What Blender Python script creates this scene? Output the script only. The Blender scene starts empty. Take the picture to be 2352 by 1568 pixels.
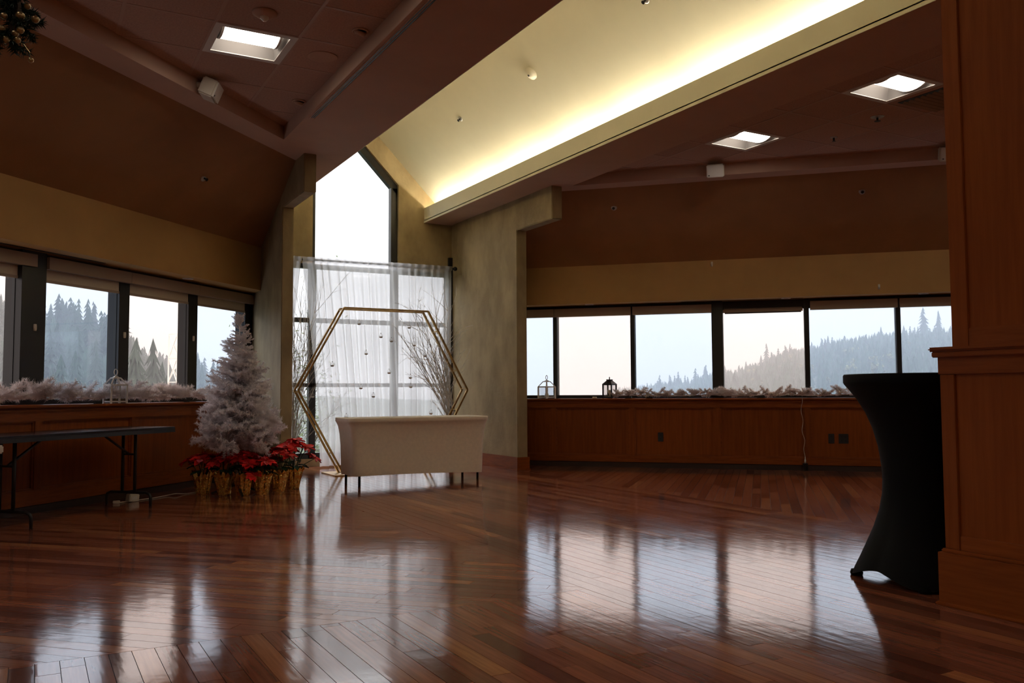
import bpy, bmesh, math, random
from math import sin, cos, pi, radians, sqrt, tan, atan2
from mathutils import Vector, Matrix
random.seed(7)
SC = bpy.context.scene
COL = SC.collection
# ------------------------------------------------------------------ camera
FPX = 1992.8
YAW, PIT, ROL = radians(29.048), radians(3.352), radians(-0.2729)
_f = Vector((sin(YAW) * cos(PIT), cos(YAW) * cos(PIT), sin(PIT)))
_r0 = Vector((cos(YAW), -sin(YAW), 0)); _u0 = _r0.cross(_f)
_r = _r0 * cos(ROL) + _u0 * sin(ROL); _u = _u0 * cos(ROL) - _r0 * sin(ROL)
CAMPOS = Vector((0, 0, 1.0))
cd = bpy.data.cameras.new('camera'); cam = bpy.data.objects.new('camera', cd); COL.objects.link(cam)
cd.sensor_width = 36; cd.lens = 36 * FPX / 2352; cd.clip_start = .05; cd.clip_end = 3000
cam.matrix_world = Matrix(((_r.x, _u.x, -_f.x, 0), (_r.y, _u.y, -_f.y, 0), (_r.z, _u.z, -_f.z, 1.0), (0, 0, 0, 1)))
SC.camera = cam
def proj(p):
    v = Vector(p) - CAMPOS; z = v.dot(_f)
    return (1176 + FPX * v.dot(_r) / z, 784 - FPX * v.dot(_u) / z, z)
# ------------------------------------------------------------------ world, exposure
SKY = 1.2
w = bpy.data.worlds.new('overcast_sky'); SC.world = w; w.use_nodes = True
nt = w.node_tree; nt.nodes.clear()
def wn(t, **k):
    n = nt.nodes.new(t)
    for a, b in k.items(): setattr(n, a, b)
    return n
tc = wn('ShaderNodeTexCoord'); sp = wn('ShaderNodeSeparateXYZ'); nt.links.new(tc.outputs['Generated'], sp.inputs[0])
rmp = wn('ShaderNodeValToRGB'); nt.links.new(sp.outputs['Z'], rmp.inputs[0])
e = rmp.color_ramp.elements
e[0].position = 0.0; e[0].color = (.475, .48, .495, 1)
e[1].position = 1.0; e[1].color = (2.9, 2.9, 2.93, 1)
m = e.new(.10); m.color = (.60, .605, .62, 1)
m = e.new(.24); m.color = (1.4, 1.4, 1.42, 1)
m = e.new(.5); m.color = (2.3, 2.3, 2.32, 1)
nz = wn('ShaderNodeTexNoise'); nz.inputs['Scale'].default_value = 3.0; nz.inputs['Detail'].default_value = 3
mpg = wn('ShaderNodeMapping'); mpg.inputs['Scale'].default_value = (1, 1, 4)
nt.links.new(tc.outputs['Generated'], mpg.inputs[0]); nt.links.new(mpg.outputs[0], nz.inputs[0])
mr = wn('ShaderNodeMapRange'); mr.inputs[1].default_value = .3; mr.inputs[2].default_value = .7; mr.inputs[3].default_value = .92; mr.inputs[4].default_value = 1.08
nt.links.new(nz.outputs[0], mr.inputs[0])
mx = wn('ShaderNodeVectorMath', operation='SCALE'); nt.links.new(rmp.outputs[0], mx.inputs[0]); nt.links.new(mr.outputs[0], mx.inputs['Scale'])
bg = wn('ShaderNodeBackground'); bg.inputs['Strength'].default_value = SKY
nt.links.new(mx.outputs[0], bg.inputs['Color'])
wo = wn('ShaderNodeOutputWorld'); nt.links.new(bg.outputs[0], wo.inputs[0])
vs = SC.view_settings
vs.view_transform = 'Standard'; vs.look = 'None'; vs.gamma = 1; vs.use_curve_mapping = False; vs.exposure = 0.42
cy = SC.cycles
cy.use_denoising = True; cy.max_bounces = 6; cy.diffuse_bounces = 3; cy.glossy_bounces = 3; cy.transmission_bounces = 6
cy.transparent_max_bounces = 24; cy.volume_bounces = 0; cy.caustics_reflective = False; cy.caustics_refractive = False
cy.sample_clamp_indirect = 6.0; cy.use_adaptive_sampling = True; cy.adaptive_threshold = .05
# ------------------------------------------------------------------ materials
MATS = {}
def mat(name):
    m = bpy.data.materials.new(name); m.use_nodes = True; m.node_tree.nodes.clear(); MATS[name] = m
    T = m.node_tree
    def N(t, **k):
        n = T.nodes.new(t)
        for a, b in k.items():
            if a == 'op': n.operation = b
            else: n.inputs[a.replace('_', ' ')].default_value = b
        return n
    return m, T, N, T.links.new
def rgba(c): return (c[0], c[1], c[2], 1)
def P(name, col, rough=.6, metal=0., var=0., vscale=4., vmap=(1, 1, 1), col2=None, bump=0., bscale=40., bmap=None, spec=.5, sheen=0., trans=0., coat=0., emit=None, estr=0., rvar=0., objrand=0.):
    m, T, N, L = mat(name)
    b = N('ShaderNodeBsdfPrincipled'); o = N('ShaderNodeOutputMaterial'); L(b.outputs[0], o.inputs[0])
    b.inputs['Base Color'].default_value = rgba(col); b.inputs['Roughness'].default_value = rough; b.inputs['Metallic'].default_value = metal
    b.inputs['Specular IOR Level'].default_value = spec
    if coat: b.inputs['Coat Weight'].default_value = coat
    if sheen: b.inputs['Sheen Weight'].default_value = sheen
    if trans: b.inputs['Transmission Weight'].default_value = trans
    if emit: b.inputs['Emission Color'].default_value = rgba(emit); b.inputs['Emission Strength'].default_value = estr
    if var or col2 or bump or rvar or objrand:
        t = N('ShaderNodeTexCoord'); mp = N('ShaderNodeMapping', Scale=vmap); L(t.outputs['Object'], mp.inputs[0])
        n = N('ShaderNodeTexNoise', Scale=vscale, Detail=3., Roughness=.6); L(mp.outputs[0], n.inputs[0])
        cr = N('ShaderNodeValToRGB'); L(n.outputs[0], cr.inputs[0])
        c2 = col2 or tuple(x * (1 - var) for x in col); c1 = col if col2 else tuple(min(1, x * (1 + var)) for x in col)
        cr.color_ramp.elements[0].position = .35; cr.color_ramp.elements[1].position = .65
        cr.color_ramp.elements[0].color = rgba(c2); cr.color_ramp.elements[1].color = rgba(c1)
        out = cr.outputs[0]
        if objrand:
            oi = N('ShaderNodeObjectInfo'); q = N('ShaderNodeMapRange'); q.inputs[3].default_value = 1 - objrand; q.inputs[4].default_value = 1 + objrand
            L(oi.outputs['Random'], q.inputs[0]); sm = N('ShaderNodeVectorMath', op='SCALE'); L(out, sm.inputs[0]); L(q.outputs[0], sm.inputs['Scale']); out = sm.outputs[0]
        L(out, b.inputs['Base Color'])
        if rvar:
            q = N('ShaderNodeMapRange'); q.inputs[3].default_value = max(0, rough - rvar); q.inputs[4].default_value = rough + rvar
            L(n.outputs[0], q.inputs[0]); L(q.outputs[0], b.inputs['Roughness'])
        if bump:
            n2 = N('ShaderNodeTexNoise', Scale=bscale, Detail=2.)
            if bmap:
                mp2 = N('ShaderNodeMapping', Scale=bmap); L(t.outputs['Object'], mp2.inputs[0]); L(mp2.outputs[0], n2.inputs[0])
            else: L(t.outputs['Object'], n2.inputs[0])
            bp = N('ShaderNodeBump', Strength=bump, Distance=.01); L(n2.outputs[0], bp.inputs['Height']); L(bp.outputs[0], b.inputs['Normal'])
    return m
P('slab', (.03, .013, .008), .6)
P('wall_paint', (.50, .285, .095), .75, var=.06, vscale=2)
P('slope_paint', (.36, .175, .07), .8, var=.06, vscale=2)
P('soffit_paint', (.58, .375, .275), .8, var=.04, vscale=2)
P('tile', (.52, .33, .25), .9, var=.10, vscale=70, objrand=.05)
P('grid', (.52, .33, .25), .5)
P('vault_paint', (.82, .77, .60), .75, var=.02, vscale=2)
P('concrete', (.40, .305, .165), .75, var=0, col2=(.27, .20, .105), vscale=3.2, vmap=(1, 1, .6), bump=.35, bscale=26)
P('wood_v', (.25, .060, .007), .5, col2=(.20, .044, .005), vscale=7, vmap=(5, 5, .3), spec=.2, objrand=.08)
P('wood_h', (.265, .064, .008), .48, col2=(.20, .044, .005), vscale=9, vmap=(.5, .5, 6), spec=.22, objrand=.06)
P('pillar_lit_wood_v', (.37, .092, .009), .5, col2=(.30, .068, .006), vscale=7, vmap=(5, 5, .3), spec=.2, objrand=.05)  # same wood as the panelling, the pillar's stronger light put into the colour
P('pillar_lit_wood_h', (.38, .096, .010), .48, col2=(.30, .068, .006), vscale=9, vmap=(.5, .5, 6), spec=.22, objrand=.05)
P('black_frame', (.012, .011, .011), .45)
P('dark_metal', (.03, .028, .027), .4, .6)
P('black_plastic', (.012, .012, .013), .5)
P('alu', (.55, .53, .50), .35, .8)
P('shade_fabric', (.62, .53, .42), .9, var=.03, vscale=80)
P('valance', (.40, .31, .24), .7)
P('white_paint', (.78, .75, .70), .5)
P('white_plastic', (.74, .68, .56), .45)
P('reflector', (.30, .275, .26), .5)
P('gold_metal', (.52, .34, .12), .32, 1., var=.15, vscale=12)
P('table_black', (.014, .013, .014), .2, spec=.6)
P('spandex_black', (.004, .004, .004), .8, spec=.2)
P('spandex_white', (.84, .73, .58), .85, var=.04, vscale=30, sheen=.2)
P('bract', (.72, .012, .014), .5, var=.25, vscale=20, objrand=.2)
P('twig', (.62, .58, .55), .7, var=.2, vscale=30)
P('twig_light', (.78, .74, .70), .7, var=.2, vscale=30)
P('foil', (.95, .62, .16), .15, 1., var=.1, vscale=20, bump=.9, bscale=30)
P('leaf', (.015, .055, .018), .5, var=.3, vscale=20)
P('soil', (.02, .013, .01), .9)
P('cyathia', (.6, .5, .05), .5)
P('candle', (.86, .78, .56), .5)
P('lantern_white', (.75, .70, .66), .5)
P('gold_ball', (.40, .29, .14), .3, .9, var=.1, vscale=30)
P('pine_dark', (.012, .035, .018), .6, var=.3, vscale=20)
P('outlet', (.02, .017, .015), .5)
P('rope', (.7, .62, .5), .7)
P('ground', (.045, .06, .035), .95, col2=(.028, .038, .024), vscale=.08)
P('conifer_leaf', (.020, .040, .026), .9, var=.35, vscale=.6, objrand=.4)
P('olive_leaf', (.11, .12, .045), .9, var=.35, vscale=.6, objrand=.3)
P('rust_leaf', (.30, .13, .04), .9, var=.3, vscale=.6, objrand=.3)
P('bark', (.10, .075, .055), .9, var=.3, vscale=2)
P('steel_pale', (.85, .83, .78), .5)
P('shrub_leaf', (.09, .13, .03), .6, var=.4, vscale=6, objrand=.3)
P('tube_lamp', (1, .95, .8), .5, emit=(1, .91, .67), estr=92)
P('lens_lamp', (1, .98, .95), .5, emit=(1, .92, .80), estr=8)
# glass panes: thin sheet, slight tint and a weak mirror reflection
def glass(name, tint, refl=.05):
    m, T, N, L = mat(name)
    t = N('ShaderNodeBsdfTransparent'); t.inputs[0].default_value = rgba(tint)
    g = N('ShaderNodeBsdfGlossy', Roughness=.01); g.inputs[0].default_value = (1, 1, 1, 1)
    x = N('ShaderNodeMixShader'); x.inputs[0].default_value = refl
    o = N('ShaderNodeOutputMaterial'); L(t.outputs[0], x.inputs[1]); L(g.outputs[0], x.inputs[2]); L(x.outputs[0], o.inputs[0])
    return m
glass('glass_cool', (.875, .92, .99), .03); glass('glass_warm', (1.0, .928, .90), .03); glass('glass_clear', (.98, .99, 1.0), .03); glass('glass_thin', (.97, .97, .97), .10)
def tinsel(name, c):
    m, T, N, L = mat(name)
    a = N('ShaderNodeBsdfPrincipled', Roughness=.4); a.inputs['Base Color'].default_value = rgba(c); b = N('ShaderNodeBsdfTranslucent'); b.inputs[0].default_value = rgba(c)
    x = N('ShaderNodeMixShader'); x.inputs[0].default_value = .4; o = N('ShaderNodeOutputMaterial'); L(a.outputs[0], x.inputs[1]); L(b.outputs[0], x.inputs[2]); L(x.outputs[0], o.inputs[0])
tinsel('tinsel', (.93, .86, .86)); tinsel('tinsel_warm', (.92, .83, .78))
# sheer curtain
m, T, N, L = mat('sheer')
tr = N('ShaderNodeBsdfTransparent'); tr.inputs[0].default_value = (.97, .96, .98, 1)
tl = N('ShaderNodeBsdfTranslucent'); tl.inputs[0].default_value = (1, .985, 1, 1)
df = N('ShaderNodeBsdfDiffuse'); df.inputs[0].default_value = (.80, .76, .77, 1)
a = N('ShaderNodeMixShader'); a.inputs[0].default_value = .25; L(tl.outputs[0], a.inputs[1]); L(df.outputs[0], a.inputs[2])
lw_ = N('ShaderNodeLayerWeight', Blend=.5); q = N('ShaderNodeMapRange'); q.inputs[3].default_value = .55; q.inputs[4].default_value = .84; L(lw_.outputs['Facing'], q.inputs[0])
x = N('ShaderNodeMixShader'); L(q.outputs[0], x.inputs[0]); L(tr.outputs[0], x.inputs[1]); L(a.outputs[0], x.inputs[2])
o = N('ShaderNodeOutputMaterial'); L(x.outputs[0], o.inputs[0])
# floor boards: each board its own tone, grain along the board
m, T, N, L = mat('floor_board')
b = N('ShaderNodeBsdfPrincipled'); o = N('ShaderNodeOutputMaterial'); L(b.outputs[0], o.inputs[0])
uv = N('ShaderNodeUVMap'); oi = N('ShaderNodeObjectInfo'); ge = N('ShaderNodeNewGeometry')
ad = N('ShaderNodeMath', op='ADD'); L(oi.outputs['Random'], ad.inputs[0]); L(ge.outputs['Random Per Island'], ad.inputs[1])
fr = N('ShaderNodeMath', op='FRACT'); L(ad.outputs[0], fr.inputs[0])
cr = N('ShaderNodeValToRGB'); L(fr.outputs[0], cr.inputs[0]); cr.color_ramp.interpolation = 'LINEAR'
el = cr.color_ramp.elements
el[0].position = 0; el[0].color = (.135, .04, .023, 1); el[1].position = 1; el[1].color = (.46, .175, .07, 1)
for p_, c_ in ((.3, (.225, .07, .038, 1)), (.6, (.31, .10, .053, 1)), (.85, (.35, .118, .058, 1)), (.93, (.40, .145, .06, 1))):
    k = el.new(p_); k.color = c_
mp = N('ShaderNodeMapping', Scale=(3, 60, 1)); L(uv.outputs[0], mp.inputs[0])
n = N('ShaderNodeTexNoise', Scale=1., Detail=3.); L(mp.outputs[0], n.inputs[0])
gr = N('ShaderNodeMapRange'); gr.inputs[1].default_value = .3; gr.inputs[2].default_value = .7; gr.inputs[3].default_value = .8; gr.inputs[4].default_value = 1.18; L(n.outputs[0], gr.inputs[0])
sm = N('ShaderNodeVectorMath', op='SCALE'); L(cr.outputs[0], sm.inputs[0]); L(gr.outputs[0], sm.inputs['Scale']); L(sm.outputs[0], b.inputs['Base Color'])
tcx = N('ShaderNodeTexCoord')
n3 = N('ShaderNodeTexNoise', Scale=2.3, Detail=3.); L(tcx.outputs['Object'], n3.inputs[0])
rr = N('ShaderNodeMapRange'); rr.inputs[3].default_value = .06; rr.inputs[4].default_value = .15; L(n3.outputs[0], rr.inputs[0]); L(rr.outputs[0], b.inputs['Roughness'])
b.inputs['IOR'].default_value = 1.55; b.inputs['Specular IOR Level'].default_value = .6
n4 = N('ShaderNodeTexNoise', Scale=9., Detail=2.); L(tcx.outputs['Object'], n4.inputs[0])
mp5 = N('ShaderNodeMapping', Scale=(4, 24, 1)); L(uv.outputs[0], mp5.inputs[0]); n5 = N('ShaderNodeTexNoise', Scale=1., Detail=2.); L(mp5.outputs[0], n5.inputs[0])
bp = N('ShaderNodeBump', Strength=.05, Distance=.01); L(n4.outputs[0], bp.inputs['Height'])
bp2 = N('ShaderNodeBump', Strength=.04, Distance=.01); L(n5.outputs[0], bp2.inputs['Height']); L(bp.outputs[0], bp2.inputs['Normal']); L(bp2.outputs[0], b.inputs['Normal'])
# haze
m, T, N, L = mat('haze')
v = N('ShaderNodeVolumeScatter', Density=.0025, Anisotropy=0.0); v.inputs[0].default_value = (.56, .60, .66, 1)
o = N('ShaderNodeOutputMaterial'); L(v.outputs[0], o.inputs['Volume'])
# ------------------------------------------------------------------ helpers
def link(name, me, mt=None, parent=None, loc=None):
    o = bpy.data.objects.new(name, me); COL.objects.link(o)
    if mt is not None and me is not None and not me.materials: me.materials.append(MATS[mt])
    if parent is not None: o.parent = parent
    if loc is not None: o.location = loc
    return o
def tag(o, label=None, cat=None, group=None, kind=None):
    if label: o['label'] = label
    if cat: o['category'] = cat
    if group: o['group'] = group
    if kind: o['kind'] = kind
    return o
def thing(name, label, cat, loc=(0, 0, 0), rz=0, group=None):
    o = bpy.data.objects.new(name, None); COL.objects.link(o); o.location = loc; o.rotation_euler = (0, 0, rz); o.empty_display_size = .05
    return tag(o, label, cat, group)
def struct(name, mb=None, mt=None, parent=None):
    if mb is None:
        o = bpy.data.objects.new(name, None); COL.objects.link(o); o.empty_display_size = .05
    else: o = mb.obj(name, mt, parent)
    if parent is None: o['kind'] = 'structure'
    return o
class MB:
    def __init__(s): s.v = []; s.f = []
    def add(s, vs, fs):
        n = len(s.v); s.v += [tuple(p) for p in vs]; s.f += [tuple(i + n for i in f) for f in fs]; return s
    def hexa(s, p):  # 8 corners: bottom 4 ccw, top 4
        return s.add(p, [(3, 2, 1, 0), (4, 5, 6, 7), (0, 1, 5, 4), (1, 2, 6, 5), (2, 3, 7, 6), (3, 0, 4, 7)])
    def box(s, x0, x1, y0, y1, z0, z1):
        return s.hexa([(x0, y0, z0), (x1, y0, z0), (x1, y1, z0), (x0, y1, z0), (x0, y0, z1), (x1, y0, z1), (x1, y1, z1), (x0, y1, z1)])
    def prism(s, poly, z0, z1):
        n = len(poly); vs = [(x, y, z0) for x, y in poly] + [(x, y, z1) for x, y in poly]
        return s.add(vs, [tuple(range(n - 1, -1, -1)), tuple(range(n, 2 * n))] + [(i, (i + 1) % n, (i + 1) % n + n, i + n) for i in range(n)])
    def ext(s, pts, off):  # polygon of 3-D points extruded by vector
        n = len(pts); o = Vector(off); vs = [Vector(p) for p in pts]; vs += [p + o for p in vs]
        return s.add(vs, [tuple(range(n - 1, -1, -1)), tuple(range(n, 2 * n))] + [(i, (i + 1) % n, (i + 1) % n + n, i + n) for i in range(n)])
    def tube(s, pts, r, n=8, cap=True, r1=None):
        pts = [Vector(p) for p in pts]; m = len(pts); rings = []
        up = Vector((0, 0, 1)); prev = None
        for i, p in enumerate(pts):
            d = (pts[min(i + 1, m - 1)] - pts[max(i - 1, 0)]).normalized()
            if prev is None:
                a = d.cross(up)
                if a.length < 1e-3: a = d.cross(Vector((1, 0, 0)))
            else: a = prev - d * prev.dot(d)
            a.normalize(); prev = a; bb = d.cross(a)
            rr = r[i] if isinstance(r, (list, tuple)) else (r if r1 is None else r + (r1 - r) * i / (m - 1))
            rings.append([p + (a * cos(2 * pi * k / n) + bb * sin(2 * pi * k / n)) * rr for k in range(n)])
        vs = [q for R in rings for q in R]
        fs = [(i * n + k, i * n + (k + 1) % n, (i + 1) * n + (k + 1) % n, (i + 1) * n + k) for i in range(m - 1) for k in range(n)]
        if cap: fs += [tuple(range(n - 1, -1, -1)), tuple((m - 1) * n + k for k in range(n))]
        return s.add(vs, fs)
    def bar(s, a, b, w, h=None, up=(0, 0, 1)):
        h = h or w; a = Vector(a); b = Vector(b); d = (b - a).normalized(); x = d.cross(Vector(up))
        if x.length < 1e-3: x = d.cross(Vector((0, 1, 0)))
        x.normalize(); y = x.cross(d); x *= w / 2; y *= h / 2
        return s.hexa([a - x - y, a + x - y, b + x - y, b - x - y, a - x + y, a + x + y, b + x + y, b - x + y])
    def lathe(s, prof, n=24, c=(0, 0, 0), ax=None):
        vs = []; fs = []; m = len(prof)
        for r, z in prof:
            for k in range(n):
                t = 2 * pi * k / n; vs.append((r * cos(t), r * sin(t), z))
        fs = [(i * n + k, i * n + (k + 1) % n, (i + 1) * n + (k + 1) % n, (i + 1) * n + k) for i in range(m - 1) for k in range(n)]
        fs += [tuple(range(n - 1, -1, -1)), tuple((m - 1) * n + k for k in range(n))]
        M = Matrix.Identity(3) if ax is None else Vector((0, 0, 1)).rotation_difference(Vector(ax)).to_matrix()
        return s.add([M @ Vector(p) + Vector(c) for p in vs], fs)
    def ball(s, c, r, n=10, sz=1):
        m = n // 2 + 1
        return s.lathe([(max(1e-4, r * sin(pi * i / m)), -r * sz * cos(pi * i / m)) for i in range(m + 1)], n, c)
    def mesh(s, name, smooth=False):
        me = bpy.data.meshes.new(name); me.from_pydata(s.v, [], s.f)
        if smooth: me.shade_smooth()
        return me
    def obj(s, name, mt, parent=None, smooth=False, bevel=0, loc=None, local=None):
        if local is not None: s.v = [tuple(Vector(p) - Vector(local)) for p in s.v]
        me = s.mesh(name, smooth)
        bm = bmesh.new(); bm.from_mesh(me); bmesh.ops.recalc_face_normals(bm, faces=bm.faces)
        if bevel: bmesh.ops.bevel(bm, geom=bm.edges[:], offset=bevel, segments=2, affect='EDGES', clamp_overlap=True)
        bm.to_mesh(me); bm.free()
        if smooth: me.shade_smooth()
        return link(name, me, mt, parent, loc)
def copy_tree(o, parent=None):
    c = o.copy(); COL.objects.link(c); c.parent = parent
    for ch in list(o.children): copy_tree(ch, c)
    return c
R2 = sqrt(2)
CL, CR = -8.35, 16.36      # wall planes x-y = CL, x+y = CR
def LP(s, d, z):           # left wall: s along the wall, d out of the wall into the room
    n = CL / R2 + d; return ((s + n) / R2, (s - n) / R2, z)
def RP(s, d, z):
    n = CR / R2 - d; return ((n + s) / R2, (n - s) / R2, z)
def wbox(mb, W, s0, s1, d0, d1, z0, z1):
    return mb.hexa([W(s0, d0, z0), W(s1, d0, z0), W(s1, d1, z0), W(s0, d1, z0), W(s0, d0, z1), W(s1, d0, z1), W(s1, d1, z1), W(s0, d1, z1)])
def wprof(mb, W, s0, s1, prof):  # profile (d, z) extruded along the wall
    n = len(prof); vs = [W(s0, d, z) for d, z in prof] + [W(s1, d, z) for d, z in prof]
    return mb.add(vs, [tuple(range(n - 1, -1, -1)), tuple(range(n, 2 * n))] + [(i, (i + 1) % n, (i + 1) % n + n, i + n) for i in range(n)])
def clip(poly, a, b, c):   # keep a*x+b*y<=c
    out = []
    for i in range(len(poly)):
        p, q = poly[i], poly[(i + 1) % len(poly)]; dp = a * p[0] + b * p[1] - c; dq = a * q[0] + b * q[1] - c
        if dp <= 0: out.append(p)
        if dp * dq < 0: t = dp / (dp - dq); out.append((p[0] + (q[0] - p[0]) * t, p[1] + (q[1] - p[1]) * t))
    return out
def parea(p): return .5 * abs(sum(p[i][0] * p[(i + 1) % len(p)][1] - p[(i + 1) % len(p)][0] * p[i][1] for i in range(len(p))))
# ------------------------------------------------------------------ floor
XL, XR, YS = 2.5, 5.5, 3.74
X0, X1, Y0 = -4.2, 12.2, -6.0   # side walls and back wall of the hall
hall = [(X0, Y0), (X1, Y0), (X1, CR - X1 + .1), (5.7, CR - 5.7 + .1), (5.7, 12.1), (2.4, 12.1), (2.4, 2.4 - CL + .1), (X0, X0 - CL + .1)]
floor = struct('floor', MB().prism(hall, -.2, -.004), 'slab')
near = struct('floor_section', MB().prism([(X0, Y0), (X1, Y0), (X1, 1.55), (X0, 1.55)], -.02, 0), 'wood_v', floor)
near.data.materials.clear(); near.data.materials.append(MATS['floor_board'])
rng = random.Random(3)
W = .083; GAP = .0024
def boards(region, ang, org):
    """rows of boards in direction ang (deg) clipped to a convex region given as half planes"""
    d = (cos(radians(ang)), sin(radians(ang))); n = (-d[1], d[0]); out = []
    for j in range(-160, 160):
        t0 = -16 + rng.random() * 1.2
        while t0 < 16:
            ln = rng.choice((.45, .6, .8, 1.0, 1.3, 1.7)) * rng.uniform(.9, 1.1)
            a0, a1, b0, b1 = t0 + GAP / 2, t0 + ln - GAP / 2, j * W + GAP / 2, (j + 1) * W - GAP / 2
            t0 += ln
            pl = [(org[0] + d[0] * a + n[0] * b_, org[1] + d[1] * a + n[1] * b_) for a, b_ in ((a0, b0), (a1, b0), (a1, b1), (a0, b1))]
            for h in region:
                pl = clip(pl, *h)
                if len(pl) < 3: break
            if len(pl) >= 3 and parea(pl) > .0006: out.append((pl, d, n))
    return out
g = .0012
LBa = boards([(1, 0, XL - g), (-1, 0, 4.2), (0, 1, YS - g), (0, -1, -1.55)], 90, (.04, 0))
LBb = boards([(1, 0, XR - g), (-1, 0, -XL - g), (0, -1, -1.55), (0, 1, 11.9)], 90, (2.5, 0))
LBc = boards([(-1, 0, -XR - g), (1, 0, 12), (0, 1, YS - g), (0, -1, -1.55)], 90, (5.5, 0))
LBd = boards([(1, 0, XL - g), (0, -1, -YS - g), (-1, 1, -CL + .02)], 135, (0, 3))
LBe = boards([(-1, 0, -XR - g), (0, -1, -YS - g), (1, 1, CR + .02)], 45, (5.5, 4))
allb = LBa + LBb + LBc + LBd + LBe
def scr(pl):
    q = [proj((x, y, 0)) for x, y in pl]
    if min(p[2] for p in q) < .3: return 0
    if max(p[0] for p in q) < 0 or min(p[0] for p in q) > 2352 or min(p[1] for p in q) > 1568: return 0
    r_ = [(min(2352, max(0, p[0])), min(1568, p[1])) for p in q]
    return parea(r_)
ranked = sorted(allb, key=lambda k: -scr(k[0]))
def board_geo(pl, d, n):
    dz = rng.uniform(-.0005, 0); m = len(pl); cx = sum(p[0] for p in pl) / m; cy_ = sum(p[1] for p in pl) / m
    tx, ty = rng.uniform(-.0016, .0016), rng.uniform(-.0016, .0016)
    top = [(x, y, dz + (x - cx) * tx + (y - cy_) * ty if False else dz) for x, y in pl]
    vs = [(x, y, -.012) for x, y in pl] + top
    fs = [tuple(range(m, 2 * m))] + [(i, (i + 1) % m, (i + 1) % m + m, i + m) for i in range(m)]
    o = (rng.uniform(0, 50), rng.uniform(0, 50))
    uvs = [(x * d[0] + y * d[1] + o[0], x * n[0] + y * n[1] + o[1]) for x, y in pl] * 2
    return vs, fs, uvs
def board_mesh(lst, name):
    V, F, U = [], [], []
    for it in lst:
        vs, fs, us = board_geo(*it)
        if sum((fs and (vs[fs[0][1]][0] - vs[fs[0][0]][0]) * (vs[fs[0][2]][1] - vs[fs[0][1]][1]) - (vs[fs[0][1]][1] - vs[fs[0][0]][1]) * (vs[fs[0][2]][0] - vs[fs[0][1]][0]),)) < 0:
            fs = [tuple(reversed(f)) for f in fs]
        k = len(V); V += vs; U += us; F += [tuple(i + k for i in f) for f in fs]
    me = bpy.data.meshes.new(name); me.from_pydata(V, [], F); ul = me.uv_layers.new(name='UVMap')
    for lp in me.loops: ul.data[lp.index].uv = U[lp.vertex_index]
    return me
for it in ranked[:300]: link('plank', board_mesh([it], 'plank'), 'floor_board', floor)
tag(link('distant_planks', board_mesh(ranked[300:], 'distant_planks'), 'floor_board', floor), kind='stuff')
# ------------------------------------------------------------------ window walls
ZS = .912
def window_wall(side):
    L_ = side == 'left'; Wf = LP if L_ else RP
    zb, zf = (2.27, 2.80) if L_ else (2.20, 2.715)     # bulkhead bottom and fold
    ct = (-6.77 - CL) / R2 if L_ else (CR - 14.9) / R2   # depth of the sloped top edge
    S0, S1 = (.0, 10.2) if L_ else (-4.3, 5.6)
    wall = struct('wall_' + side)
    # low wall carcass with panelling
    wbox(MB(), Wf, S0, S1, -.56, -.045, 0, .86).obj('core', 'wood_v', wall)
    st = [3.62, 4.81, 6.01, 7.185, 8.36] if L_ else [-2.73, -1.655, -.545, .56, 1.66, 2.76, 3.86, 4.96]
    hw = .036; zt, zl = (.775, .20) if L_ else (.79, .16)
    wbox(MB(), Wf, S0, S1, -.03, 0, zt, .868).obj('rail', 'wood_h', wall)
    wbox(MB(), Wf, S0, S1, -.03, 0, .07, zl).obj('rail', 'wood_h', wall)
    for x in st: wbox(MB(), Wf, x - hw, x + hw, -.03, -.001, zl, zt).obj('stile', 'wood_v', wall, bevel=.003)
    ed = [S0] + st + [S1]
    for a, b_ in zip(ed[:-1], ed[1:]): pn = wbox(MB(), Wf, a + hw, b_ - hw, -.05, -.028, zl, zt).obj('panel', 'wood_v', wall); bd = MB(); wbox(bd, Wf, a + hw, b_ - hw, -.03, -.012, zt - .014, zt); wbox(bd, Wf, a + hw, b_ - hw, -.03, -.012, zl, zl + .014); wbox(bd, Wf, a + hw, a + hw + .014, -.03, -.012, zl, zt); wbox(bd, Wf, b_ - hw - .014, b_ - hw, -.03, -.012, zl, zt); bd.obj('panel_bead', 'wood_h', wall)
    wprof(MB(), Wf, S0, S1, [(-.03, .855), (.012, .855), (.012, .872), (.022, .880), (.022, .886), (-.03, .886)]).obj('moulding', 'wood_h', wall)
    wprof(MB(), Wf, S0, S1, [(-.36, .886), (.034, .886), (.040, .892), (.040, .906), (.034, ZS), (-.36, ZS)]).obj('sill_board', 'wood_h', wall)
    bb = struct('baseboard_' + side, wprof(MB(), Wf, S0, S1, [(-.02, 0), (-.006, 0), (-.006, .062), (-.014, .07), (-.03, .07), (-.03, 0)]), 'slab')
    # bulkhead above the windows
    bk = wprof(MB(), Wf, S0, S1, [(-.56, zb), (0, zb), (0, zf), (-.56, zf)]).obj('bulkhead', 'wall_paint', wall)
    wprof(MB(), Wf, S0, S1, [(-.56, zf), (0, zf), (ct, 3.525), (ct, 3.9), (-.56, 3.9)]).obj('sloped_panel', 'slope_paint', wall)
    return wall, Wf, zb
wall_left, _, zbl = window_wall('left'); wall_right, _, zbr = window_wall('right')
wn_ = [0]
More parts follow.
